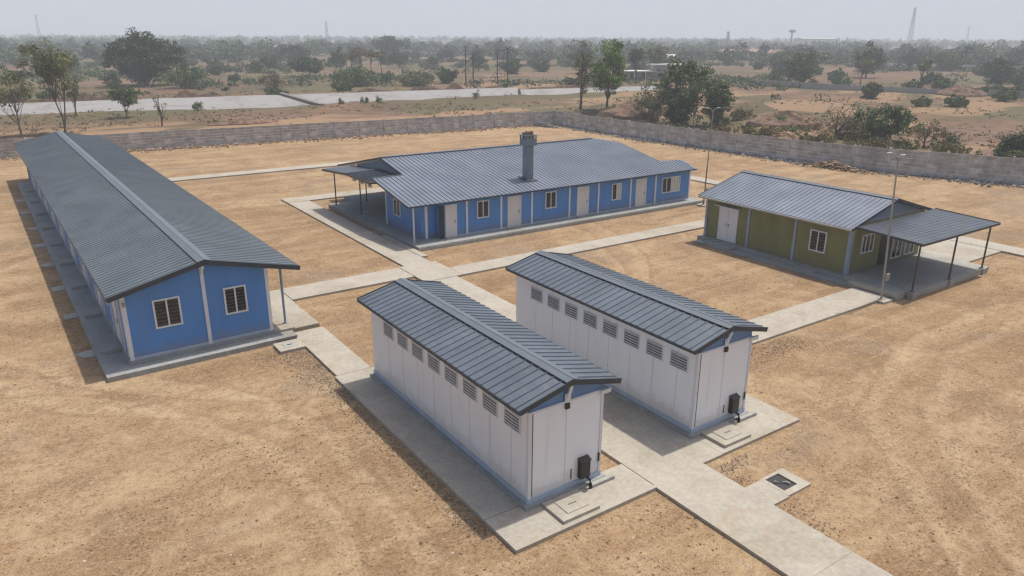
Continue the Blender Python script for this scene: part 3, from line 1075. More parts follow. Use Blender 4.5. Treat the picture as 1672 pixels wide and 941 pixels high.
    for y in (45.2, 46.8, 48.2, 49.8):
        fb.obox(V(19.6, y, 3.16), X, Z, Y, 0, 2.3, 0, .08, 0, .06)
    fb.build("canopy_beam", M['post_dark'], cn)
    for y in (45.0, 46.3, 47.6):
        MB().box(19.55 - O.x, 19.72 - O.x, y - O.y, y + .35 - O.y, 3.02, 3.15).build("canopy_box", M['farwhite'], cn)  # plain white electrical boxes and brackets under the canopy, no light source
    for x, y, h in ((20.34, 53.3, 3.0), (20.6, 49.14, 3.3), (22.9, 53.4, 2.95), (25.6, 53.4, 2.85)):
        p = MB().tube([V(x, y, .25), V(x, y, h)], .05, 8)
        q(x - .1, x + .1, y - .1, y + .1, .25, .27, p)
        p.build("verandah_post", M['post_dark'], b)
    MB().tube([V(20.26, 40.2, .25), V(20.26, 40.2, 2.72)], .06, 10).build("porch_post", M['trim'], b)
    # chimney standing on the front slope
    cx_, cy_ = 29.92, 41.5
    ch = MB()
    q(cx_ - .27, cx_ + .27, cy_ - .27, cy_ + .27, 2.95, 5.42, ch)
    for z in (3.6, 4.2, 4.8, 5.2):
        q(cx_ - .285, cx_ + .285, cy_ - .285, cy_ + .285, z, z + .03, ch)
    chim = ch.build("chimney", M['flue'], rf)
    cp = MB()
    P = lambda r, z: [V(cx_ - r, cy_ - r, z), V(cx_ + r, cy_ - r, z), V(cx_ + r, cy_ + r, z), V(cx_ - r, cy_ + r, z)]
    for r0, z0, r1, z1 in ((.28, 5.36, .42, 5.46), (.42, 5.46, .42, 5.88)):
        cp.add(P(r0, z0) + P(r1, z1), [(0, 1, 5, 4), (1, 2, 6, 5), (2, 3, 7, 6), (3, 0, 4, 7), (3, 2, 1, 0), (4, 5, 6, 7)])
    for k_ in range(4):
        for s_ in (-.38, -.13, .13, .38):
            a, c_ = ((s_, -.38), (.38, s_), (s_, .38), (-.38, s_))[k_]
            if abs(s_) == .38 and k_ % 2: continue
            q(cx_ + a - .035, cx_ + a + .035, cy_ + c_ - .035, cy_ + c_ + .035, 5.88, 6.10, cp)
    for x0, x1, y0, y1 in ((-.45, .45, -.45, -.36), (-.45, .45, .36, .45), (-.45, -.36, -.359, .359), (.36, .45, -.359, .359)):
        q(cx_ + x0, cx_ + x1, cy_ + y0, cy_ + y1, 6.10, 6.15, cp)
    cp.build("chimney_cap", M['flue'], chim)
    fn = MB()
    fn.add(P(.24, 5.89) + P(.20, 6.22), [(0, 1, 5, 4), (1, 2, 6, 5), (2, 3, 7, 6), (3, 0, 4, 7), (3, 2, 1, 0), (4, 5, 6, 7)])
    for k_ in range(6):
        a = -.3 + .12 * k_
        q(cx_ + a, cx_ + a + .05, cy_ - .3 + .1 * (k_ % 3), cy_ + .3 - .1 * (k_ % 2), 6.15 + .03 * (k_ % 2), 6.30 + .03 * (k_ % 3), fn)
    fn.build("chimney_hood", M['rust'], chim)
    fl = MB()
    fl.prism([V(cx_ - .5, cy_ - .55, zp(cy_ - .55) + .05), V(cx_ + .5, cy_ - .55, zp(cy_ - .55) + .05), V(cx_ + .5, cy_ + .5, zp(cy_ + .5) + .05), V(cx_ - .5, cy_ + .5, zp(cy_ + .5) + .05)], (0, 0, .03))
    fl.build("chimney_flashing", M['fascia'], chim)
    return b


kitchen()

# ------------------------------------------------------------------ olive hut with a canopy
def olive_hut():
    O = Vector((36.8, 21.2, 0))
    b = thing("olive_hut", "olive green hut with blue-grey posts and an open canopy over its concrete porch", "building", O)

    def q(x0, x1, y0, y1, z0, z1, mb=None):
        mb = mb or MB()
        return mb.box(x0 - O.x, x1 - O.x, y0 - O.y, y1 - O.y, z0, z1)

    def V(x, y, z): return Vector((x - O.x, y - O.y, z))
    q(36.45, 45.0, 21.0, 31.5, -.06, .26).build("plinth", M['plinth'], b)
    q(35.72, 36.445, 20.4, 31.1, -.06, .10).build("apron", M['plinth'], b)
    pf = q(36.75, 44.9, 17.45, 20.995, -.06, .30)
    q(35.72, 36.745, 17.75, 20.395, -.06, .30, pf)
    q(36.3, 36.745, 20.397, 20.995, -.06, .298, pf)
    pf.build("porch_floor", M['concrete_grey'], b)
    q(35.66, 35.92, 17.7, 20.1, .16, .325).build("porch_kerb", M['concrete'], b)
    for x in (36.85, 40.57, 44.25):
        q(x - .2, x + .22, 17.36, 17.72, -.06, .325).build("post_footing", M['concrete_grey'], b)
    for y0, y1, x0 in ((28.3, 30.5, 35.85), (22.6, 24.4, 35.85)):
        q(x0, 36.44, y0, y1, .09, .19).build("entrance_step", M['plinth'], b)
    prof = [(36.8, .26), (44.3, .26), (44.3, 2.92), (40.45, 3.98), (36.8, 2.95)]
    MB().prism([V(x, 21.2, z) for x, z in prof], (0, 10.0, 0)).build("wall", M['green'], b)
    gp = [V(x, 21.15, z) for x, z in ((37.6, 3.02), (43.6, 3.02), (43.6, 3.10), (40.45, 3.96), (37.6, 3.18))]
    MB().prism(gp, (0, .045, 0)).build("gable_panel", M['gable_grey'], b)
    q(36.70, 36.93, 21.10, 21.30, .26, 2.90).build("corner_post", M['bluegrey'], b)
    q(36.74, 36.90, 31.10, 31.26, .26, 2.90).build("corner_post", M['bluegrey'], b)
    for y in (24.6, 27.86):
        q(36.735, 36.798, y - .075, y + .075, .26, 2.88).build("wall_trim", M['bluegrey'], b)
    d = door(b, V(36.799, 30.10, .28), -Y, -X, 1.36, 2.16, 'trim', double=True)
    hd = q(36.42, 36.79, 28.55, 30.35, 2.50, 2.54)
    hd.build("door_hood", M['trim'], b)
    window(b, V(36.798, 23.62, 1.12), -Y, -X, 1.04, 1.22, bars=6)
    window(b, V(37.9, 21.198, 1.26), X, -Y, 1.18, 1.08, mull=2, bars=5)
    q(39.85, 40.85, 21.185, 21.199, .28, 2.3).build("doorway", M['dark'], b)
    for x0 in (41.15, 42.55):
        window(b, V(x0, 21.198, .45), X, -Y, 1.05, 1.85, name="glazed_door", bars=4)
    q(40.95, 41.02, 21.10, 21.198, .28, 2.4).build("wall_trim", M['fargrey'], b)
    gable_roof(b, 36.24 - O.x, 2.96, 40.42 - O.x, 4.10, 44.6 - O.x, 2.98, 20.88 - O.y, 31.5 - O.y, 0.30, 'roof_light', cap=0.22, gutter=(36.2 - O.x, 2.88), verge=0.12)
    # canopy: thin sheet on three posts
    y0, y1, z0, z1 = 17.32, 20.86, 2.90, 3.05
    vv = Vector((0, y1 - y0, z1 - z0))
    L = vv.length
    vv.normalize()
    n = Vector((0, -vv.z, vv.y))
    mb = MB()
    o = V(36.55, y0, z0)
    mb.obox(o, X, vv, n, 0, 8.1, 0, L, -.05, 0)
    for s_ in frange(.05, L, .28):
        mb.obox(o, X, vv, n, 0, 8.1, s_ - .015, s_ + .015, 0, .012)
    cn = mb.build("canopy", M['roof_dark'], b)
    f = MB()
    q(36.5, 44.7, 17.27, 17.318, 2.80, 2.93, f)
    f.prism([V(36.50, 17.32, 2.82), V(36.548, 17.32, 2.82), V(36.548, 17.32, 2.94), V(36.50, 17.32, 2.94)], (0, 3.54, .15))
    f.prism([V(44.652, 17.32, 2.82), V(44.70, 17.32, 2.82), V(44.70, 17.32, 2.94), V(44.652, 17.32, 2.94)], (0, 3.54, .15))
    f.build("canopy_fascia", M['fascia'], cn)
    for x in (36.85, 40.57, 44.25):
        p = MB()
        p.tube([V(x, 17.55, .325), V(x, 17.55, 2.86)], .05, 8)
        q(x - .1, x + .1, 17.45, 17.65, .325, .345, p)
        p.build("canopy_post", M['post_dark'], b)
    return b


olive_hut()

# ------------------------------------------------------------------ yard lamps
def yard_lamp(x, y, top, arms, label, base_mat):
    b = thing("yard_lamp", label, "lamp post", (x, y, 0))
    t = Vector(top)
    MB().box(-.42, .42, -.38, .38, -.05, .09).build("footing", M['concrete'], b)
    m = t * .42
    p = MB()
    p.tube([(0, 0, .09), m], [.058, .05], 10)
    p.box(-.15, .15, -.15, .15, .09, .115)
    p.build("lower_pole", M[base_mat], b, smooth=False)
    MB().tube([m, t], [.05, .036], 10).build("upper_pole", M['galv'], b)
    for a in arms:
        a = Vector(a)
        e = t + a
        ar = MB().tube([t - Vector((0, 0, .22)), t + a * .3 + Vector((0, 0, -.02)), e], .024, 6).build("arm", M['galv'], b)
        d = Vector((a.x, a.y, 0)).normalized()
        s_ = Z.cross(d)
        MB().obox(e, d, s_, Z, -.05, .20, -.05, .05, -.02, .03).build("lamp_head", M['farwhite'], ar)
    bx = MB().box(-.12, .12, -.16, -.07, 1.1, 1.45)
    bx.build("fuse_box", M['galv'], b)
    return b


yard_lamp(35.15, 18.15, (-.55, 0.1, 7.25), ((-.42, .16, .20), (.18, -.05, .08)), "grey lamp post standing at the corner of the olive hut's porch", 'galv')
yard_lamp(44.7, 38.3, (.12, 0, 7.35), ((-.40, .1, .14), (.40, -.1, .14)), "rust-footed twin lamp post at the end of the kitchen building", 'rust')

# ------------------------------------------------------------------ precast boundary walls
def precast_wall(name, label, line, h0, h1, bay=3.3):
    b = thing(name, label, "wall", (line[0][0], line[0][1], 0))
    O = Vector((line[0][0], line[0][1], 0))
    pts = []
    acc = 0.0
    cum = [0.0]
    for p, q_ in zip(line, line[1:]):
        cum.append(cum[-1] + math.hypot(q_[0] - p[0], q_[1] - p[1]))
    n = int(cum[-1] / bay)
    for k in range(n + 1):
        s_ = cum[-1] * k / n
        for i in range(len(line) - 1):
            if cum[i] <= s_ <= cum[i + 1] + 1e-6:
                f = (s_ - cum[i]) / (cum[i + 1] - cum[i])
                pts.append(Vector((line[i][0] + (line[i + 1][0] - line[i][0]) * f, line[i][1] + (line[i + 1][1] - line[i][1]) * f, 0)) - O)
                break
    for k in range(n + 1):
        h = h0 + (h1 - h0) * (k / n) ** 1.5
        tl = random.uniform(-.02, .02)
        p = pts[k]
        a = pts[min(k + 1, n)] - pts[max(k - 1, 0)]
        u = a.normalized()
        w = Z.cross(u)
        MB().obox(p, u, Vector((tl, tl, 1)).normalized(), w, -.09, .09, -.3, h + .06 + random.uniform(-.03, .03), -.11, .11).build("wall_post", M['plank'], b)
        if k < n:
            d = pts[k + 1] - p
            L = d.length
            u = d.normalized()
            w = Z.cross(u)
            mb = MB()
            rows = 6
            hh = h / rows
            sag = random.uniform(-.03, .03)
            for r in range(rows):
                off = random.uniform(-.012, .012)
                cuts = [.092, L * random.uniform(.25, .42), L * random.uniform(.58, .75), L - .092]
                for c0, c1 in zip(cuts, cuts[1:]):
                    o2 = off + random.uniform(-.006, .006)
                    mb.obox(p, u, Z, w, c0, c1 - .012, r * hh - (.25 if r == 0 else -.006) + sag * (r > 0), (r + 1) * hh - .025 + sag, -.035 + o2, .035 + o2)
            mb.build("wall_panel", M['plank'], b)
    return b


precast_wall("boundary_wall", "grey precast wall along the back of the yard behind the long hut", BACK, 1.95, 1.98)
precast_wall("boundary_wall", "brownish precast wall down the right side of the yard, behind the olive hut", SIDE, 2.0, 2.75)

# ------------------------------------------------------------------ rubble and pebbles
def scatter():
    rnd = random.Random(11)
    mb = MB()
    for _ in range(4200):
        x = rnd.uniform(-25, 69)
        dens = .35 + .65 * sm(-.1, .3, noise.noise((x * .09, 2.2, 0)))
        if rnd.random() > dens: continue
        y = seg_y(BACK, x) - .25 - abs(rnd.gauss(0, 1.0))
        r = min(.30, .04 + rnd.expovariate(14))
        mb.stone((x, y, r * .25), r, rnd)
    tag(mb.build("rubble", M['rubble_brown']), "brown stones and clods along the foot of the back wall", "rubble", kind="stuff")
    mb = MB()
    for _ in range(6500):
        y = rnd.uniform(14, 89)
        if rnd.random() > .35 + .65 * sm(-.2, .3, noise.noise((y * .1, 5.2, 0))): continue
        x = side_x(y) - .2 - abs(rnd.gauss(.2, .9))
        r = min(.26, .04 + rnd.expovariate(16))
        mb.stone((x, y, r * .2), r, rnd)
    tag(mb.build("rubble", M['rubble_grey']), "grey broken stone along the foot of the right wall", "rubble", kind="stuff")
    # two heaps against the right wall
    for cx_, cy_, s_, lab, mat in ((73.0, 43.0, 1.0, "broad brown heap of broken slabs against the right wall behind the olive hut", 'rubble_brown'), (66.5, 88.3, .8, "small pale rubble heap in the far corner of the walls", 'rubble_grey')):
        mb = MB()
        cx_ = min(cx_, side_x(cy_) - 1.6)
        for _ in range(420):
            a, q = rnd.uniform(0, 6.28), abs(rnd.gauss(0, .5))
            x, y = cx_ + math.cos(a) * q * 1.5 * s_, cy_ + math.sin(a) * q * 4.0 * s_
            if outside_d(x, y) > -.3: continue
            z = max(0, .75 * s_ * (1 - q)) * rnd.random()
            mb.stone((x, y, z), rnd.uniform(.07, .3), rnd)
        tag(mb.build("rubble_heap", M[mat]), lab, "rubble heap")
    # ground litter close to the camera
    blocked = [(1.2, 9.9, 29, 82), (8.9, 21.0, 12.6, 25.6), (13.9, 16.1, -12, 12.9), (9.0, 10.5, 24, 31), (10, 20, 33.2, 36.5), (17.2, 19.7, 25, 60), (19.6, 52, 33.2, 34.9), (19.6, 45.5, 38.8, 57), (35.6, 45.2, 17.3, 31.6), (21, 36, 18, 20), (16.05, 18.0, 10.2, 11.4)]

    def free(x, y): return not any(a <= x <= b_ and c <= y <= d for a, b_, c, d in blocked)
    mb = MB()
    cnt = 0
    while cnt < 13000:
        r_ = 9 + 60 * rnd.random() ** 1.7
        a = R(rnd.uniform(-6, 78))
        x, y = r_ * math.sin(a), r_ * math.cos(a)
        cl = noise.noise((x * .23, y * .23, 8.8)) + .5 * noise.noise((x * .8, y * .8, 1.1))
        if rnd.random() > sm(-.45, .45, cl) or not free(x, y): continue
        r = .010 + rnd.expovariate(75)
        mb.stone((x, y, -r * .15), min(r, .06), rnd)
        cnt += 1
    tag(mb.build("pebbles", M['pebble']), "small stones and clods strewn over the bare earth", "pebbles", kind="stuff")
    mb = MB()
    strips = [((8.75, 13.6), (8.75, 24.5), .30, 2600), ((8.85, 24.5), (8.85, 28.8), .55, 2200), ((7.6, 28.0), (8.8, 28.6), .7, 900), ((21.0, 17.4), (27, 17.4), .6, 1800), ((17.5, 37), (17.5, 56), .22, 900), ((21.1, 15), (21.4, 24), .5, 900), ((16.3, 12.3), (17.6, 12.5), .2, 220), ((16.3, 8.5), (16.4, 12), .25, 350)]
    for (ax, ay), (bx, by), w, n_ in strips:
        for _ in range(int(n_ * .75)):
            f = rnd.random()
            x = ax + (bx - ax) * f + rnd.gauss(0, w)
            y = ay + (by - ay) * f + rnd.gauss(0, w * .8)
            if not free(x, y): continue
            mb.stone((x, y, 0.0), rnd.uniform(.012, .038), rnd)
    tag(mb.build("gravel", M['gravel']), "grey gravel along the edges of the concrete paths", "gravel", kind="stuff")


scatter()

# ------------------------------------------------------------------ canal lining and far walls
def bank(p0, p1, q0, q1, z1, n=14):
    """sloping cast bank from foot line p0-p1 up to crest line q0-q1, with a body behind it"""
    mb = MB()
    rows = []
    for k in range(n + 1):
        f = k / n
        a = Vector((p0[0] + (p1[0] - p0[0]) * f, p0[1] + (p1[1] - p0[1]) * f, -.4))
        c = Vector((q0[0] + (q1[0] - q0[0]) * f, q0[1] + (q1[1] - q0[1]) * f, z1 + .05 * noise.noise((f * 9, 0, z1))))
        d = (c - a)
        d.z = 0
        e = c + d.normalized() * 1.2
        g = e + d.normalized() * 3.0
        g.z = -.4
        rows.append([a, c, e, g])
    vs_ = [p for r in rows for p in r]
    fs = []
    for k in range(n):
        for i in range(3):
            fs.append((k * 4 + i, (k + 1) * 4 + i, (k + 1) * 4 + i + 1, k * 4 + i + 1))
    fs += [(3, 2, 1, 0), (n * 4, n * 4 + 1, n * 4 + 2, n * 4 + 3)]
    mb.add(vs_, fs)
    return tag(mb.build("embankment", M['canal']), kind="structure")


bank((-40, 149), (50.9, 138.3), (-38, 157), (46.9, 149.6), 1.35)
bank((51.95, 138.9), (97, 138.6), (48.1, 149.6), (101, 144.5), 1.3)
bank((98, 138.5), (140, 133), (101, 143.5), (143, 137.0), 0.9)
def berm(pts, w, h):
    mb = MB()
    rows = []
    for k in range(len(pts) - 1):
        a, c = Vector((*pts[k], 0)), Vector((*pts[k + 1], 0))
        n_ = int((c - a).length / 1.2)
        for q in range(n_):
            tt = (k + q / n_) / (len(pts) - 1)
            p = a.lerp(c, q / n_)
            d = (c - a).normalized()
            s_ = Vector((-d.y, d.x, 0))
            hh = h * (.75 + .9 * noise.noise((p.x * .25, p.y * .25, 4))) * min(1, .02 + tt * 9) * min(1, .02 + (1 - tt) * 9)
            rows.append([p - s_ * w * .5 + Z * -.4, p - s_ * w * .2 + Z * hh, p + s_ * w * .25 + Z * hh * .9, p + s_ * w * .5 + Z * -.4])
    vs_ = [p for r in rows for p in r]
    fs = [(k * 4 + i, (k + 1) * 4 + i, (k + 1) * 4 + i + 1, k * 4 + i + 1) for k in range(len(rows) - 1) for i in range(3)]
    mb.add(vs_, fs)
    return tag(mb.build("soil_berm", M['bank']), kind="structure")


berm([(-40, 158.6), (6, 154.8), (46, 151.4)], 3.4, 2.5)
berm([(57, 151.6), (101, 146.2), (143, 139)], 3.0, 2.1)
dv = MB()
dv.add([(51.0, 138.6, -.3), (51.9, 138.6, -.3), (47.9, 149.9, -.3), (47.0, 149.9, -.3), (51.0, 138.6, .25), (51.9, 138.6, .25), (47.9, 149.9, 1.8), (47.0, 149.9, 1.8)],
       [(0, 3, 2, 1), (4, 5, 6, 7), (0, 1, 5, 4), (1, 2, 6, 5), (2, 3, 7, 6), (3, 0, 4, 7)])
tag(dv.build("canal_wall", M['concrete_dark']), "dark sloping divider wall between the two pale canal banks", "wall")


def simple_wall(name, label, line, h, mat):
    b = thing(name, label, "wall", (line[0][0], line[0][1], 0))
    O = Vector((line[0][0], line[0][1], 0))
    for p, q_ in zip(line, line[1:]):
        a, c = Vector((p[0], p[1], 0)) - O, Vector((q_[0], q_[1], 0)) - O
        d = c - a
        n_ = max(1, int(d.length / 6))
        u = d.normalized()
        mb = MB()
        for k in range(n_):
            mb.obox(a, u, Z, Z.cross(u), d.length * k / n_ + .05, d.length * (k + 1) / n_ - .05, -.6, h + .06 * random.uniform(-1, 1), -.12, .12)
        mb.build("wall_panel", M[mat], b)
        mb = MB()
        for k in range(n_ + 1):
            mb.obox(a, u, Z, Z.cross(u), d.length * k / n_ - .16, d.length * k / n_ + .16, -.6, h + .18, -.16, .16)
        tag(mb.build("wall_pier", M[mat], b), kind="stuff")
    return b


simple_wall("plot_wall", "long low grey plot wall crossing the open land beyond the right boundary wall", [(176, 137), (176, 116), (181, 100), (183, 90)], 1.5, 'fargrey')
simple_wall("plot_wall", "short grey plot wall right of the brown spoil mound", [(188, 81), (190, 70), (196, 55)], 1.6, 'fargrey')
simple_wall("plot_wall", "long pale wall strip far off at the right, in front of the hazy trees", [(330, 205), (352, 168), (372, 125)], 2.0, 'farwhite')
simple_wall("plot_wall", "long pale wall strip far off at the left, among the hazy trees", [(120, 520), (165, 505)], 2.4, 'farwhite')


def mound(name, label, x, y, rx, ry, h, mat='bank', seed=0):
    mb = MB()
    n, m = 64, 18
    vs_ = []
    for j in range(m + 1):
        for i in range(n):
            a = 2 * math.pi * i / n
            f = j / m
            w = 1 + .25 * noise.noise((math.cos(a) * 1.4, math.sin(a) * 1.4, seed))
            px_, py_ = math.cos(a) * rx * f * w, math.sin(a) * ry * f * w
            rg = 1 - 2 * abs(noise.noise((px_ * .55, py_ * .55, seed + 3)))
            z = h * ((1 - f) ** .6 * (.55 + .45 * rg) + .22 * noise.noise((px_ * 1.6, py_ * 1.6, seed)) * (1 - f)) if j < m else -.5
            vs_.append((px_, py_, z))
    fs = [(j * n + i, (j + 1) * n + i, (j + 1) * n + (i + 1) % n, j * n + (i + 1) % n) for j in range(m) for i in range(n)]
    mb.add(vs_, fs)
    o = mb.build(name, M[mat], loc=(x, y, ground_z(x, y)))
    return tag(o, label, "mound")


mound("spoil_mound", "tall brown spoil mound at the gap in the far plot wall", 186, 86, 6, 5.5, 2.6, seed=1)
mound("spoil_mound", "low dark spoil mound just over the back wall at left", 30.0, 113.5, 5.2, 1.6, .8, seed=2)
mound("spoil_mound", "small red spoil mound beyond the walls, right of the bright green tree", 84.5, 88.0, 4.0, 3.0, 1.5, seed=3)
mound("spoil_mound", "wide eroded red bank beyond the right wall, left of the thorny trees", 90, 93, 8.5, 4.5, 1.9, seed=4)
mound("spoil_mound", "broken earth bank beyond the right wall, right of the thorny trees", 93.5, 66.5, 7.0, 4.2, 1.8, seed=5)
mound("spoil_mound", "dark flat mound on the open land beyond the right wall", 140, 78, 4.0, 3.0, 1.0, seed=6)

# ------------------------------------------------------------------ trees
def leaf_quads(mb, c, rad, n_, size, rnd, flat=.75):
    for _ in range(n_):
        while True:
            p = Vector((rnd.uniform(-1, 1), rnd.uniform(-1, 1), rnd.uniform(-1, 1)))
            if p.length < 1: break
        p = Vector((p.x * rad, p.y * rad, p.z * rad * flat))
        nn = Vector((rnd.gauss(0, 1), rnd.gauss(0, 1), abs(rnd.gauss(.9, .9)))).normalized()
        a = nn.orthogonal().normalized()
        b_ = nn.cross(a)
        t = rnd.uniform(0, 3.14)
        a, b_ = a * math.cos(t) + b_ * math.sin(t), b_ * math.cos(t) - a * math.sin(t)
        s1, s2 = size * rnd.uniform(.6, 1.3), size * rnd.uniform(.35, .8)
        q = Vector(c) + p
        mb.add([q - a * s1, q - b_ * s2, q + a * s1, q + b_ * s2], [(0, 1, 2, 3)])


def tree(name, label, cat, x, y, h, w, mat='leaf_mid', bark='bark', clear=.3, clusters=40, leaves=60, leaf=.22, crad=.16, trunks=1, lean=(0, 0), shape=1.0, seed=1, group=None, r0=None, limbs=14, hollow=.35, zbase=None):
    """trunk with limbs reaching to leaf clumps spread unevenly through an ellipsoid crown"""
    rnd = random.Random(seed * 131 + 7)
    z0 = ground_z(x, y) - .1 if zbase is None else zbase
    b = thing(name, label, cat, (x, y, z0), 0, group)
    ch = h * (1 - clear)
    cz = h * clear + ch * .5
    cc = Vector((lean[0], lean[1], cz))
    r0 = r0 or max(.06, .022 * h)
    tr, cr = MB(), MB()
    forks = []
    for k in range(trunks):
        off = Vector((rnd.uniform(-.25, .25), rnd.uniform(-.25, .25), 0)) * (trunks > 1)
        tip = cc + Vector((rnd.uniform(-.1, .1) * w + (k - (trunks - 1) / 2) * w * .35, rnd.uniform(-.1, .1) * w, ch * .22))
        pts = []
        for q in range(6):
            f = q / 5
            p = off.lerp(tip, f)
            p.x += lean[0] * (f ** 2 - f) * .4 + rnd.gauss(0, .02 * h * .25)
            p.y += rnd.gauss(0, .02 * h * .25)
            p.z = tip.z * f
            pts.append(p)
        tr.tube(pts, [r0 * (1 - .78 * q / 5) * (1.25 if q == 0 else 1) for q in range(6)], 7)
        forks.append(pts)
    cl = []
    ph = [rnd.uniform(0, 6.28) for _ in range(4)]
    tries = 0
    while len(cl) < clusters and tries < clusters * 40:
        tries += 1
        d = Vector((rnd.gauss(0, 1), rnd.gauss(0, 1), rnd.gauss(0, 1))).normalized()
        rr_ = (hollow + (1 - hollow) * rnd.random()) ** .7
        az = math.atan2(d.y, d.x)
        lob = 1 + .16 * math.sin(3 * az + ph[0]) + .12 * math.sin(5 * az + ph[1] + d.z * 3) + .12 * math.sin(4 * d.z + ph[2])
        wz = (1 - .35 * max(0, d.z) * (shape - 1) - .3 * max(0, -d.z) * (2 - shape))
        p = Vector((d.x * w * .5 * wz, d.y * w * .5 * wz, d.z * ch * .5)) * rr_ * lob
        p = p * (1 - crad * .5)
        q = cc + p
        if q.z < h * clear * .85: continue
        cl.append(q)
    for i, q in enumerate(cl):
        sz = crad * w * rnd.uniform(.6, 1.25)
        leaf_quads(cr, q, sz, int(leaves * rnd.uniform(.6, 1.3)), leaf, rnd)
    for i, q in enumerate(rnd.sample(cl, min(limbs, len(cl))) if cl else []):
        pts = rnd.choice(forks)
        k = min(4, max(1, int(5 * min(.95, (q.z / max(.1, pts[-1].z)) * rnd.uniform(.45, .75)))))
        s_ = pts[k]
        mid = s_.lerp(q, .55) + Vector((rnd.gauss(0, .05 * w), rnd.gauss(0, .05 * w), .05 * h * rnd.random()))
        tr.tube([s_, mid, q], [r0 * .42, r0 * .26, r0 * .08], 5, cap=False)
    tr.build("trunk", M[bark], b)
    if cl:
        cr.build("crown", M[mat], b)
    return b


def bush(name, label, x, y, h, w, mat='leaf_mid', n_=26, leaves=45, leaf=.16, seed=1, group=None, cat="bush"):
    rnd = random.Random(seed * 57 + 3)
    b = thing(name, label, cat, (x, y, ground_z(x, y) - .05), 0, group)
    cr, st = MB(), MB()
    for k in range(n_):
        a, q = rnd.uniform(0, 6.28), math.sqrt(rnd.random())
        px_, py_ = math.cos(a) * q * w * .42, math.sin(a) * q * w * .36
        top = h * (1 - .55 * q * q) * rnd.uniform(.65, 1.0)
        zc = top * rnd.uniform(.3, .85)
        leaf_quads(cr, (px_, py_, zc), min(w, h) * rnd.uniform(.14, .26), leaves, leaf, rnd, .9)
        if k % 3 == 0:
            st.tube([(px_ * .25, py_ * .25, 0), (px_ * .7, py_ * .7, zc * .6), (px_, py_, zc)], [.035, .025, .01], 4, cap=False)
    st.build("stem", M['bark'], b)
    cr.build("crown", M[mat], b)
    return b


# just beyond the back wall, left of the picture
tree("sparse_tree", "thin leaning olive tree at the left edge beyond the back wall", "tree", 2.3, 116.5, 8.9, 7.2, 'leaf_olive', 'bark_pale', .42, 64, 40, .15, .12, 1, (-.5, .35), 1.0, 2, r0=.12)
tree("tall_tree", "tall feathery two-stemmed tree rising behind the far end of the long hut", "tree", 7.5, 117.0, 12.4, 6.4, 'leaf_olive', 'bark', .46, 160, 38, .15, .10, 2, (-.35, .25), 1.4, 3, r0=.12, hollow=.1, limbs=24)
tree("sparse_tree", "slim sapling with a thin crown on the canal bank behind the tall feathery tree", "tree", 10.8, 141.0, 6.0, 3.2, 'leaf_olive', 'bark', .40, 22, 40, .17, .16, 1, (0, 0), 1, 4)
tree("umbrella_tree", "small round-topped tree standing alone on the dry strip before the canal", "tree", 17.3, 134.0, 4.9, 5.0, 'leaf_mid', 'bark', .40, 44, 50, .17, .14, 1, (0, 0), 1.3, 5)
tree("bare_tree", "almost leafless young tree beside the back wall near the low dark mound", "tree", 19.6, 117.5, 5.0, 2.6, 'leaf_dry', 'bark', .35, 16, 12, .10, .10, 1, (0, 0), 1, 6, limbs=16)
bush("small_bush", "small upright bush at the foot of the pale canal bank", 29.5, 140.0, 2.4, 1.9, 'leaf_olive', 12, 40, .14, 7)
tree("banyan_tree", "huge dark spreading tree behind the canal at left", "tree", 33.4, 216.8, 13.4, 16.6, 'leaf_dark', 'bark_pale', .07, 330, 70, .34, .10, 3, (0, 0), 1.9, 8, r0=.55, limbs=26)
tree("thicket", "grey-green thicket right beside the huge dark tree", "thicket", 40.0, 199.8, 5.4, 11.5, 'leaf_mid', 'bark', .05, 60, 55, .28, .12, 3, (0, 0), 1.1, 9)
tree("small_tree", "small round tree just left of the huge dark tree", "tree", 24.0, 201.0, 4.4, 4.6, 'leaf_mid', 'bark', .1, 26, 50, .26, .17, 1, (0, 0), 1, 10)
# beyond the canal, centre left
tree("thicket", "broad dark green thicket beyond the canal, left of the utility poles", "thicket", 80.2, 190.2, 4.2, 13.6, 'leaf_mid', 'bark', .02, 80, 60, .28, .11, 3, (0, 0), 1.1, 11)
tree("thicket", "second green thicket beyond the canal, right next to the dark one", "thicket", 93.6, 182.7, 3.9, 10.2, 'leaf_olive', 'bark', .02, 56, 60, .28, .12, 3, (0, 0), 1.1, 12)
tree("thicket", "sparse dry thicket beyond the canal's divider wall", "thicket", 58.1, 188.9, 3.9, 7.3, 'leaf_dry', 'bark', .05, 36, 45, .24, .13, 2, (0, 0), 1.1, 13)
for k, (dx, dy, hh) in enumerate(((-4, 2.5, 7.4), (-1.4, 1, 9.4), (1.8, -1, 8.4), (4.6, -3, 7.8))):
    tree("dry_palm", ("short ", "tallest ", "second tallest ", "rightmost ")[k] + "withered palm in the clump above the dark green thicket", "palm", 106.9 + dx, 243.9 + dy, hh, 4.6, 'leaf_dry', 'bark', .62, 16, 30, .34, .22, 1, (0, 0), 1, 14 + k, r0=.2, limbs=6, group="withered palms in a clump")
for k, (px_, py_, hh, ww) in enumerate(((113.9, 334.4, 9.5, 12.5), (86.1, 241.2, 5.9, 12.0), (93.9, 307.6, 5.5, 6.9))):
    tree("field_tree", ("bushy round tree in the fields left of the withered palms, with a taller crown", "low spreading tree in the fields left of the withered palms", "small dark tree standing on the bare pink field")[k], "tree", px_, py_, hh, ww, 'leaf_far', 'bark', .12, 50, 50, .42, .13, 2, (0, 0), 1.1, 20 + k)
tree("field_tree", "big dark double-crowned tree on the hazy plain above the withered palms", "tree", 192.2, 400.6, 12.5, 18.5, 'leaf_dark', 'bark', .18, 80, 50, .6, .12, 2, (0, 0), 1.2, 24)
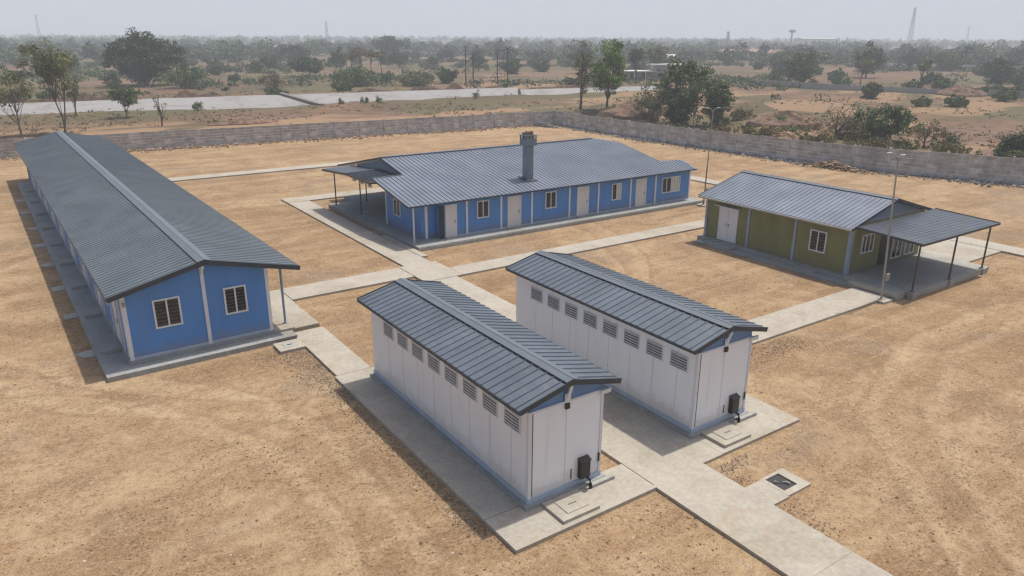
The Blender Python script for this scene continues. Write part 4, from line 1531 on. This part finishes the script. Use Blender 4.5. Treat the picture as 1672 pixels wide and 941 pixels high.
for k, (px_, py_, hh, ww) in enumerate(((55.4, 139.2, 1.5, 1.7), (60.2, 138.2, 1.7, 2.2), (62.9, 138.0, 2.0, 1.7), (84.7, 136.5, 2.3, 2.2))):
    bush("small_bush", ("low tuft by the canal divider wall", "wide twiggy bush before the second canal bank", "upright twiggy bush before the second canal bank", "yellowish bush at the right end of the second canal bank")[k], px_, py_, hh, ww, ('leaf_dry', 'leaf_mid', 'leaf_mid', 'leaf_olive')[k], 10, 36, .13, 30 + k)
# the corner of the walls, centre right
tree("slender_tree", "slender upright tree with a thin crown just left of the bright green tree", "tree", 83.9, 101.0, 10.6, 3.4, 'leaf_olive', 'bark', .22, 50, 30, .17, .17, 2, (.3, 0), 1, 35, r0=.13, limbs=22)
tree("bright_tree", "bright green leafy tree beyond the corner of the boundary walls", "tree", 86.3, 97.0, 11.4, 6.6, 'leaf_bright', 'bark', .20, 120, 60, .19, .13, 1, (.3, 0), 1.3, 36, r0=.2, limbs=24)
tree("thorn_tree", "tallest dark thorny tree behind the twin lamp post", "tree", 85.5, 79.0, 10.2, 8.6, 'leaf_mid', 'bark', .12, 150, 62, .19, .11, 3, (0, 0), 1.0, 37, r0=.16, limbs=24)
tree("thorn_tree", "lower dark green thorny tree at the right of the thorny clump", "tree", 87.8, 75.2, 7.2, 5.6, 'leaf_mid', 'bark', .06, 100, 60, .17, .13, 2, (.4, -.3), 1.0, 38, r0=.14)
tree("thorn_tree", "leaning olive thorny tree at the left of the thorny clump", "tree", 85.0, 83.5, 5.4, 6.6, 'leaf_olive', 'bark_pale', .10, 64, 44, .16, .13, 3, (-.9, .7), 1.0, 39, r0=.1, limbs=20)
tree("thorn_tree", "dark low thorny tree at the foot of the thorny clump", "tree", 82.6, 76.5, 5.0, 6.4, 'leaf_dark', 'bark', .02, 90, 55, .17, .14, 3, (0, 0), 1.0, 40, r0=.1)
tree("pole_tree", "thin tall tree with a flat crown left of the white farmhouse", "tree", 160.6, 168.1, 9.8, 5.4, 'leaf_far', 'bark', .55, 30, 44, .3, .18, 2, (0, 0), 1, 41, r0=.16)
tree("pole_tree", "wide-topped thin-trunked tree in front of the white farmhouse", "tree", 176.0, 175.5, 10.0, 8.4, 'leaf_olive', 'bark', .42, 46, 44, .32, .15, 1, (0, 0), 1.2, 42, r0=.16)
bush("yellow_bush", "yellow-green bush below the white farmhouse", 140.4, 141.6, 2.9, 6.0, 'leaf_bright', 24, 44, .18, 43)
# beyond the right wall, middle distance
tree("round_tree", "broad dark round tree behind the far plot wall", "tree", 195.2, 134.7, 9.2, 11.8, 'leaf_mid', 'bark', .08, 110, 62, .32, .12, 2, (0, 0), 1.1, 44)
bush("round_bush", "round dark bush touching the far plot wall, right of the broad round tree", 200.2, 125.3, 3.4, 6.2, 'leaf_mid', 30, 55, .24, 45)
tree("pole_tree", "leaning pole-like tree with a tuft of leaves behind the far plot wall", "tree", 196.8, 117.9, 7.8, 4.4, 'leaf_olive', 'bark', .6, 22, 36, .26, .2, 1, (.8, -.6), 1, 46, r0=.13)
tree("pole_tree", "upright pole-like tree by the far plot wall, left of the wide dark bush", "tree", 204.0, 105.1, 8.2, 4.4, 'leaf_olive', 'bark', .55, 22, 36, .26, .2, 1, (0, 0), 1, 47, r0=.13)
bush("round_bush", "wide dark bush right of the upright pole-like tree", 227.0, 113.4, 4.2, 9.0, 'leaf_far', 34, 55, .3, 48)
tree("round_tree", "dense round tree standing far off by the pale wall strip", "tree", 330.0, 160.0, 8.4, 13.0, 'leaf_mid', 'bark', .05, 70, 55, .5, .13, 2, (0, 0), 1.1, 49)
for k, (px_, py_, hh, ww) in enumerate(((246, 104, 7.4, 11), (262, 98, 8.4, 12), (252, 86, 6.5, 10))):
    tree("round_tree", ("leftmost tree of the green clump at the right edge", "tallest tree of the green clump at the right edge", "low rightmost tree of the green clump at the right edge")[k], "tree", px_, py_, hh, ww, 'leaf_far', 'bark', .05, 70, 55, .36, .13, 2, (0, 0), 1.1, 50 + k)
# scrub right outside the right wall
tree("scrub_tree", "dense green shrub-tree rising over the right wall above the olive hut", "tree", 91.3, 50.5, 5.2, 6.6, 'leaf_mid', 'bark', .02, 110, 55, .16, .13, 3, (0, 0), .9, 60, r0=.09)
tree("bare_tree", "bare forked tree over the right wall, left of the dense green shrub-tree", "tree", 91.7, 57.3, 5.2, 6.0, 'leaf_dry', 'bark', .22, 34, 14, .11, .10, 2, (.4, -.8), 1.1, 61, r0=.13, limbs=26)
tree("bare_tree", "brown twiggy tree over the right wall, right of the dense green shrub-tree", "tree", 92.6, 46.0, 4.0, 4.4, 'leaf_dry', 'bark', .15, 30, 16, .11, .11, 2, (0, 0), 1.1, 62, r0=.09, limbs=22)
bush("dark_bush", "dark leafy bush over the right wall at the right edge", 93.0, 35.5, 3.6, 5.4, 'leaf_dark', 50, 60, .16, 63)
bush("green_bush", "small green bush over the right wall behind the twin lamp post", 90.5, 65.4, 2.2, 3.4, 'leaf_bright', 20, 44, .13, 64)
SCRUB = "dry brown scrub beyond the right wall"
rs = random.Random(5)
for k in range(70):
    yy = rs.uniform(28, 76)
    xx = side_x(yy) + 6 + 34 * rs.random() ** 1.4
    m_ = rs.choice(['leaf_dry', 'leaf_dry', 'leaf_olive'])
    bush("scrub_bush", "low dry scrub bush on the rough ground beyond the right wall", xx, yy, rs.uniform(1.0, 2.6), rs.uniform(2.4, 5.6), m_, 18, 36, .13, 70 + k, SCRUB)

# mid-distance bushes and trees: four built once, then copied
protos = []
for k, (hh, ww, m_) in enumerate(((4.6, 7.6, 'leaf_far'), (6.8, 8.0, 'leaf_far'), (3.0, 6.4, 'leaf_mid'), (8.6, 9.0, 'leaf_far'))):
    protos.append(tree("plain_tree", "hazy green tree or bush scattered over the flat land beyond the walls and canal", "tree", 0, 0, hh, ww, m_, 'bark', .06 if hh < 5 else .18, 42, 46, .38, .15, 2, (0, 0), 1.1, 100 + k, group="hazy trees and bushes on the plain"))
rs = random.Random(21)
first = [True] * 4
placed = 0
while placed < 165:
    r_ = 165 + 360 * rs.random() ** 1.1
    a = R(rs.uniform(-3, 73))
    x, y = r_ * math.sin(a), r_ * math.cos(a)
    if y < 60 or outside_d(x, y) < 70: continue
    nn = noise.noise((x * .013, y * .013, 6.0)) + .5 * noise.noise((x * .04, y * .04, 1.0))
    if rs.random() > sm(-.35, .35, nn) * sm(120, 300, r_) + .10: continue
    if any((x - a_) ** 2 + (y - b_) ** 2 < c_ * c_ for a_, b_, c_ in ((33, 217, 24), (30, 205, 22), (60, 185, 14), (85, 186, 16), (107, 244, 12), (195, 134, 14), (172, 170, 14))): continue
    k = rs.choice([0, 0, 1, 2, 2, 3]) if r_ > 260 else rs.choice([0, 2, 2, 2])
    o = protos[k] if first[k] else copy_tree(protos[k])
    first[k] = False
    o.location = (x, y, ground_z(x, y) - .1)
    o.rotation_euler.z = rs.uniform(0, 6.28)
    s_ = rs.uniform(.65, 1.15) * (.75 if r_ < 260 else 1)
    o.scale = (s_, s_, s_ * rs.uniform(.85, 1.1))
    placed += 1


def woodland():
    rnd = random.Random(31)
    mb = MB()
    n_ = 0
    while n_ < 3200:
        r_ = 390 + 3300 * rnd.random() ** 1.9
        a = R(rnd.uniform(-4, 74))
        x, y = r_ * math.sin(a), r_ * math.cos(a)
        nn = noise.noise((x * .004, y * .004, 2.0)) + .6 * noise.noise((x * .014, y * .014, 7.0))
        if rnd.random() > sm(-.5, .2, nn) * sm(300, 560, r_): continue
        h, w = rnd.uniform(4, 7.5) + (rnd.random() ** 4) * 6 + 4.5 * sm(600, 1500, r_), rnd.uniform(7, 16)
        lf = .55 + r_ / 1500
        k = 40 if r_ < 1000 else 20
        z0 = ground_z(x, y)
        for _ in range(3):
            c = (x + rnd.uniform(-.3, .3) * w, y + rnd.uniform(-.3, .3) * w, z0 + h * rnd.uniform(.4, .66))
            leaf_quads(mb, c, w * .33, k, lf * 1.15, rnd, h / w * 1.0)
        n_ += 1
    tag(mb.build("woodland", M['leaf_far']), "hazy belt of distant trees along the horizon", "woodland", kind="stuff")


woodland()


def shrubland():
    rnd = random.Random(77)
    mb = MB()
    n_ = 0
    while n_ < 1700:
        r_ = 150 + 420 * rnd.random()
        a = R(rnd.uniform(-4, 74))
        x, y = r_ * math.sin(a), r_ * math.cos(a)
        if outside_d(x, y) < 60: continue
        nn = noise.noise((x * .016, y * .016, 12.0)) + .5 * noise.noise((x * .05, y * .05, 3.0))
        if rnd.random() > sm(.0, .35, nn) * sm(130, 260, r_): continue
        w = rnd.uniform(2, 5.5)
        h = rnd.uniform(.8, 2.2)
        z0 = ground_z(x, y)
        leaf_quads(mb, (x, y, z0 + h * .45), w * .5, 34, .22 + r_ / 1500, rnd, h / w)
        n_ += 1
    tag(mb.build("shrubland", M['leaf_far']), "low green scrub growing in patches over the plain", "scrub", kind="stuff")


shrubland()


def ground_weeds():
    """dry grass tufts on the land outside the wall"""
    rnd = random.Random(41)
    mb = MB()
    n_ = 0
    while n_ < 4200:
        r_ = 96 + 190 * rnd.random() ** 1.5
        a = R(rnd.uniform(-3, 73))
        x, y = r_ * math.sin(a), r_ * math.cos(a)
        if outside_d(x, y) < 1.5: continue
        if rnd.random() > sm(-.3, .4, noise.noise((x * .05, y * .05, 3.0)) + .4 * noise.noise((x * .2, y * .2, 1.0))): continue
        z = ground_z(x, y)
        s_ = rnd.uniform(.08, .20) * (1 + r_ / 400)
        leaf_quads(mb, (x, y, z + s_ * .4), s_ * 2.2, 7, s_ * .75, rnd, .35)
        n_ += 1
    tag(mb.build("dry_grass", M['straw']), "dry grass and weeds on the land outside the walls", "grass", kind="stuff")


ground_weeds()

# ------------------------------------------------------------------ poles, towers and far buildings
def utility_pole(x, y, h, label, group="utility poles beyond the canal"):
    b = thing("utility_pole", label, "utility pole", (x, y, -.2), HEAD * -1, group)
    MB().tube([(0, 0, 0), (0, 0, h)], [.19, .15], 8).build("pole", M['pole'], b)
    for z in (h - .3, h - 1.3):
        c = MB().box(-1.1, 1.1, -.06, .06, z - .06, z + .06).build("crossarm", M['pole'], b)
        for x_ in (-1.0, 0, 1.0):
            MB().tube([(x_, 0, z + .06), (x_, 0, z + .36)], .06, 6).build("insulator", M['farwhite'], c)
    return b


utility_pole(105.8, 175.7, 10.4, "utility pole standing apart at left of the other two")
utility_pole(116.1, 176.0, 9.6, "middle utility pole of the three beyond the canal")
utility_pole(114.1, 168.0, 9.9, "right-hand utility pole of the three beyond the canal")
utility_pole(107.2, 174.2, 8.6, "short utility pole close beside the one standing apart")


def lattice_tower(x, y, h, w, label):
    b = thing("lattice_tower", label, "tower", (x, y, -.3))
    mb = MB()
    n = 9
    for sx, sy in ((-1, -1), (1, -1), (1, 1), (-1, 1)):
        mb.tube([(sx * w / 2, sy * w / 2, 0), (sx * w * .12, sy * w * .12, h)], w * .035, 4)
    for k in range(n):
        z0, z1 = h * k / n, h * (k + 1) / n
        a0, a1 = w / 2 - (w * .38) * k / n, w / 2 - (w * .38) * (k + 1) / n
        c = [(-1, -1), (1, -1), (1, 1), (-1, 1)]
        for i in range(4):
            p, q_ = c[i], c[(i + 1) % 4]
            mb.tube([(p[0] * a0, p[1] * a0, z0), (q_[0] * a1, q_[1] * a1, z1)], w * .02, 4)
            mb.tube([(q_[0] * a0, q_[1] * a0, z0), (p[0] * a1, p[1] * a1, z1)], w * .02, 4)
    mb.build("lattice_frame", M['fargrey'], b)
    a = MB()
    for k in range(3):
        t = 2.09 * k
        a.box(math.cos(t) * w * .2 - .25, math.cos(t) * w * .2 + .25, math.sin(t) * w * .2 - .25, math.sin(t) * w * .2 + .25, h * .92, h * .99)
    a.build("antenna", M['farwhite'], b)
    return b


def at(bearing, r_):
    """ground point at range r_ on a compass bearing in degrees from +Y"""
    a = R(bearing)
    return r_ * math.sin(a), r_ * math.cos(a)


lattice_tower(*at(3.17, 900), 31, 3.2, "thin hazy lattice tower on the horizon at far left")
lattice_tower(*at(21.1, 950), 29, 4, "hazy mast on the horizon left of the utility poles")
lattice_tower(*at(50.05, 620), 17.5, 4.4, "short lattice tower above the thorny trees")
lattice_tower(*at(61.67, 950), 45, 5, "tallest lattice tower on the horizon at right")
lattice_tower(*at(64.9, 1500), 34, 4, "faint small tower on the horizon right of the tallest one")
wt = thing("water_tower", "hazy water tower on a stem beside the pale factory", "water tower", (*at(54.31, 900), -.3))
MB().tube([(0, 0, 0), (0, 0, 19)], [1.0, .9], 10).build("stem", M['fargrey'], wt)
MB().tube([(0, 0, 18.5), (0, 0, 19.3), (0, 0, 21.3), (0, 0, 22)], [1.2, 3.6, 3.6, .6], 14).build("tank", M['fargrey'], wt)


def farm():
    x, y = 172.5, 168.5
    b = thing("farmhouse", "low grey farmhouse with white flat roofs behind the thorny trees", "house", (x, y, 0), -HEAD)
    MB().box(-3, 8, 0, 7, -.3, 4.4).build("wall", M['fargrey'], b)
    MB().box(-3.5, 8.6, -.6, 7.4, 4.4, 4.72).build("roof", M['farwhite'], b)
    MB().box(-12, -3.01, .5, 6, -.3, 2.3).build("annexe_wall", M['fargrey'], b)
    MB().box(-14.5, -2.4, -1.6, 6.4, 2.5, 2.74).build("porch_roof", M['farwhite'], b)
    for x_ in (-14, -9, -5.5, -2.7):
        MB().box(x_ - .12, x_ + .12, -1.4, -1.16, -.3, 2.5).build("porch_post", M['farwhite'], b)
    for x_ in (-10, -6.5, -1, 4.5):
        o = Vector((x_, -.001 if x_ > -3 else .499, .3))
        MB().obox(o, X, Z, -Y, 0, 1.3, 0, 1.7, 0, .05).build("doorway" if x_ in (-6.5, -1) else "window", M['dark'], b)
    return b


farm()


def far_shed(bearing, r_, L, D, hw, hr, label, wm, rm, rot=0.0, wins=6):
    x, y = at(bearing, r_)
    b = thing("far_shed", label, "building", (x, y, -.2), -HEAD + rot)
    MB().box(-L / 2, L / 2, 0, D, 0, hw).build("wall", M[wm], b)
    MB().prism([(-L / 2 - .5, -.6, hw), (-L / 2 - .5, D + .6, hw), (-L / 2 - .5, D / 2, hr)], (L + 1, 0, 0)).build("roof", M[rm], b)
    for k in range(wins):
        x_ = -L / 2 + L * (k + .5) / wins
        MB().box(x_ - L / wins * .2, x_ + L / wins * .2, -.06, -.001, hw * .35, hw * .75).build("window", M['glass'], b)
    return b


far_shed(52.66, 500, 52, 14, 4.2, 6.0, "long red-roofed shed far off in front of the pale factory", 'fargrey', 'farred', -.25, 9)
far_shed(46.47, 430, 16, 9, 3.0, 4.0, "small white-roofed shed above the grey farmhouse", 'farwhite', 'farwhite', 0, 3)
far_shed(56.17, 900, 36, 24, 12.5, 13.2, "pale hazy factory block on the horizon at right", 'farwhite', 'farwhite', 0, 5)
far_shed(29.38, 560, 12, 8, 3.0, 4.2, "tiny white hut far off above the bare pink field", 'farwhite', 'farwhite', .2, 2)
far_shed(17.28, 700, 26, 10, 3.6, 5.0, "pale long shed far off, left of the hazy mast", 'farwhite', 'farwhite', .1, 4)

# ------------------------------------------------------------------ haze
hz, ht_, _b = new_mat('dusty_air')
ht_.nodes.remove(_b)
pv = ht_.nodes.new("ShaderNodeVolumePrincipled")
pv.inputs['Color'].default_value = (0.84, 0.915, 1.0, 1)
pv.inputs['Density'].default_value = 0.00072
pv.inputs['Anisotropy'].default_value = 0.0
ht_.links.new(pv.outputs[0], ht_.nodes['Material Output'].inputs['Volume'])
hb = MB().box(-1600, 4400, -700, 4400, -1.5, 60)
tag(hb.build("haze", hz), "thin dusty haze over the whole plain", "haze", kind="stuff")
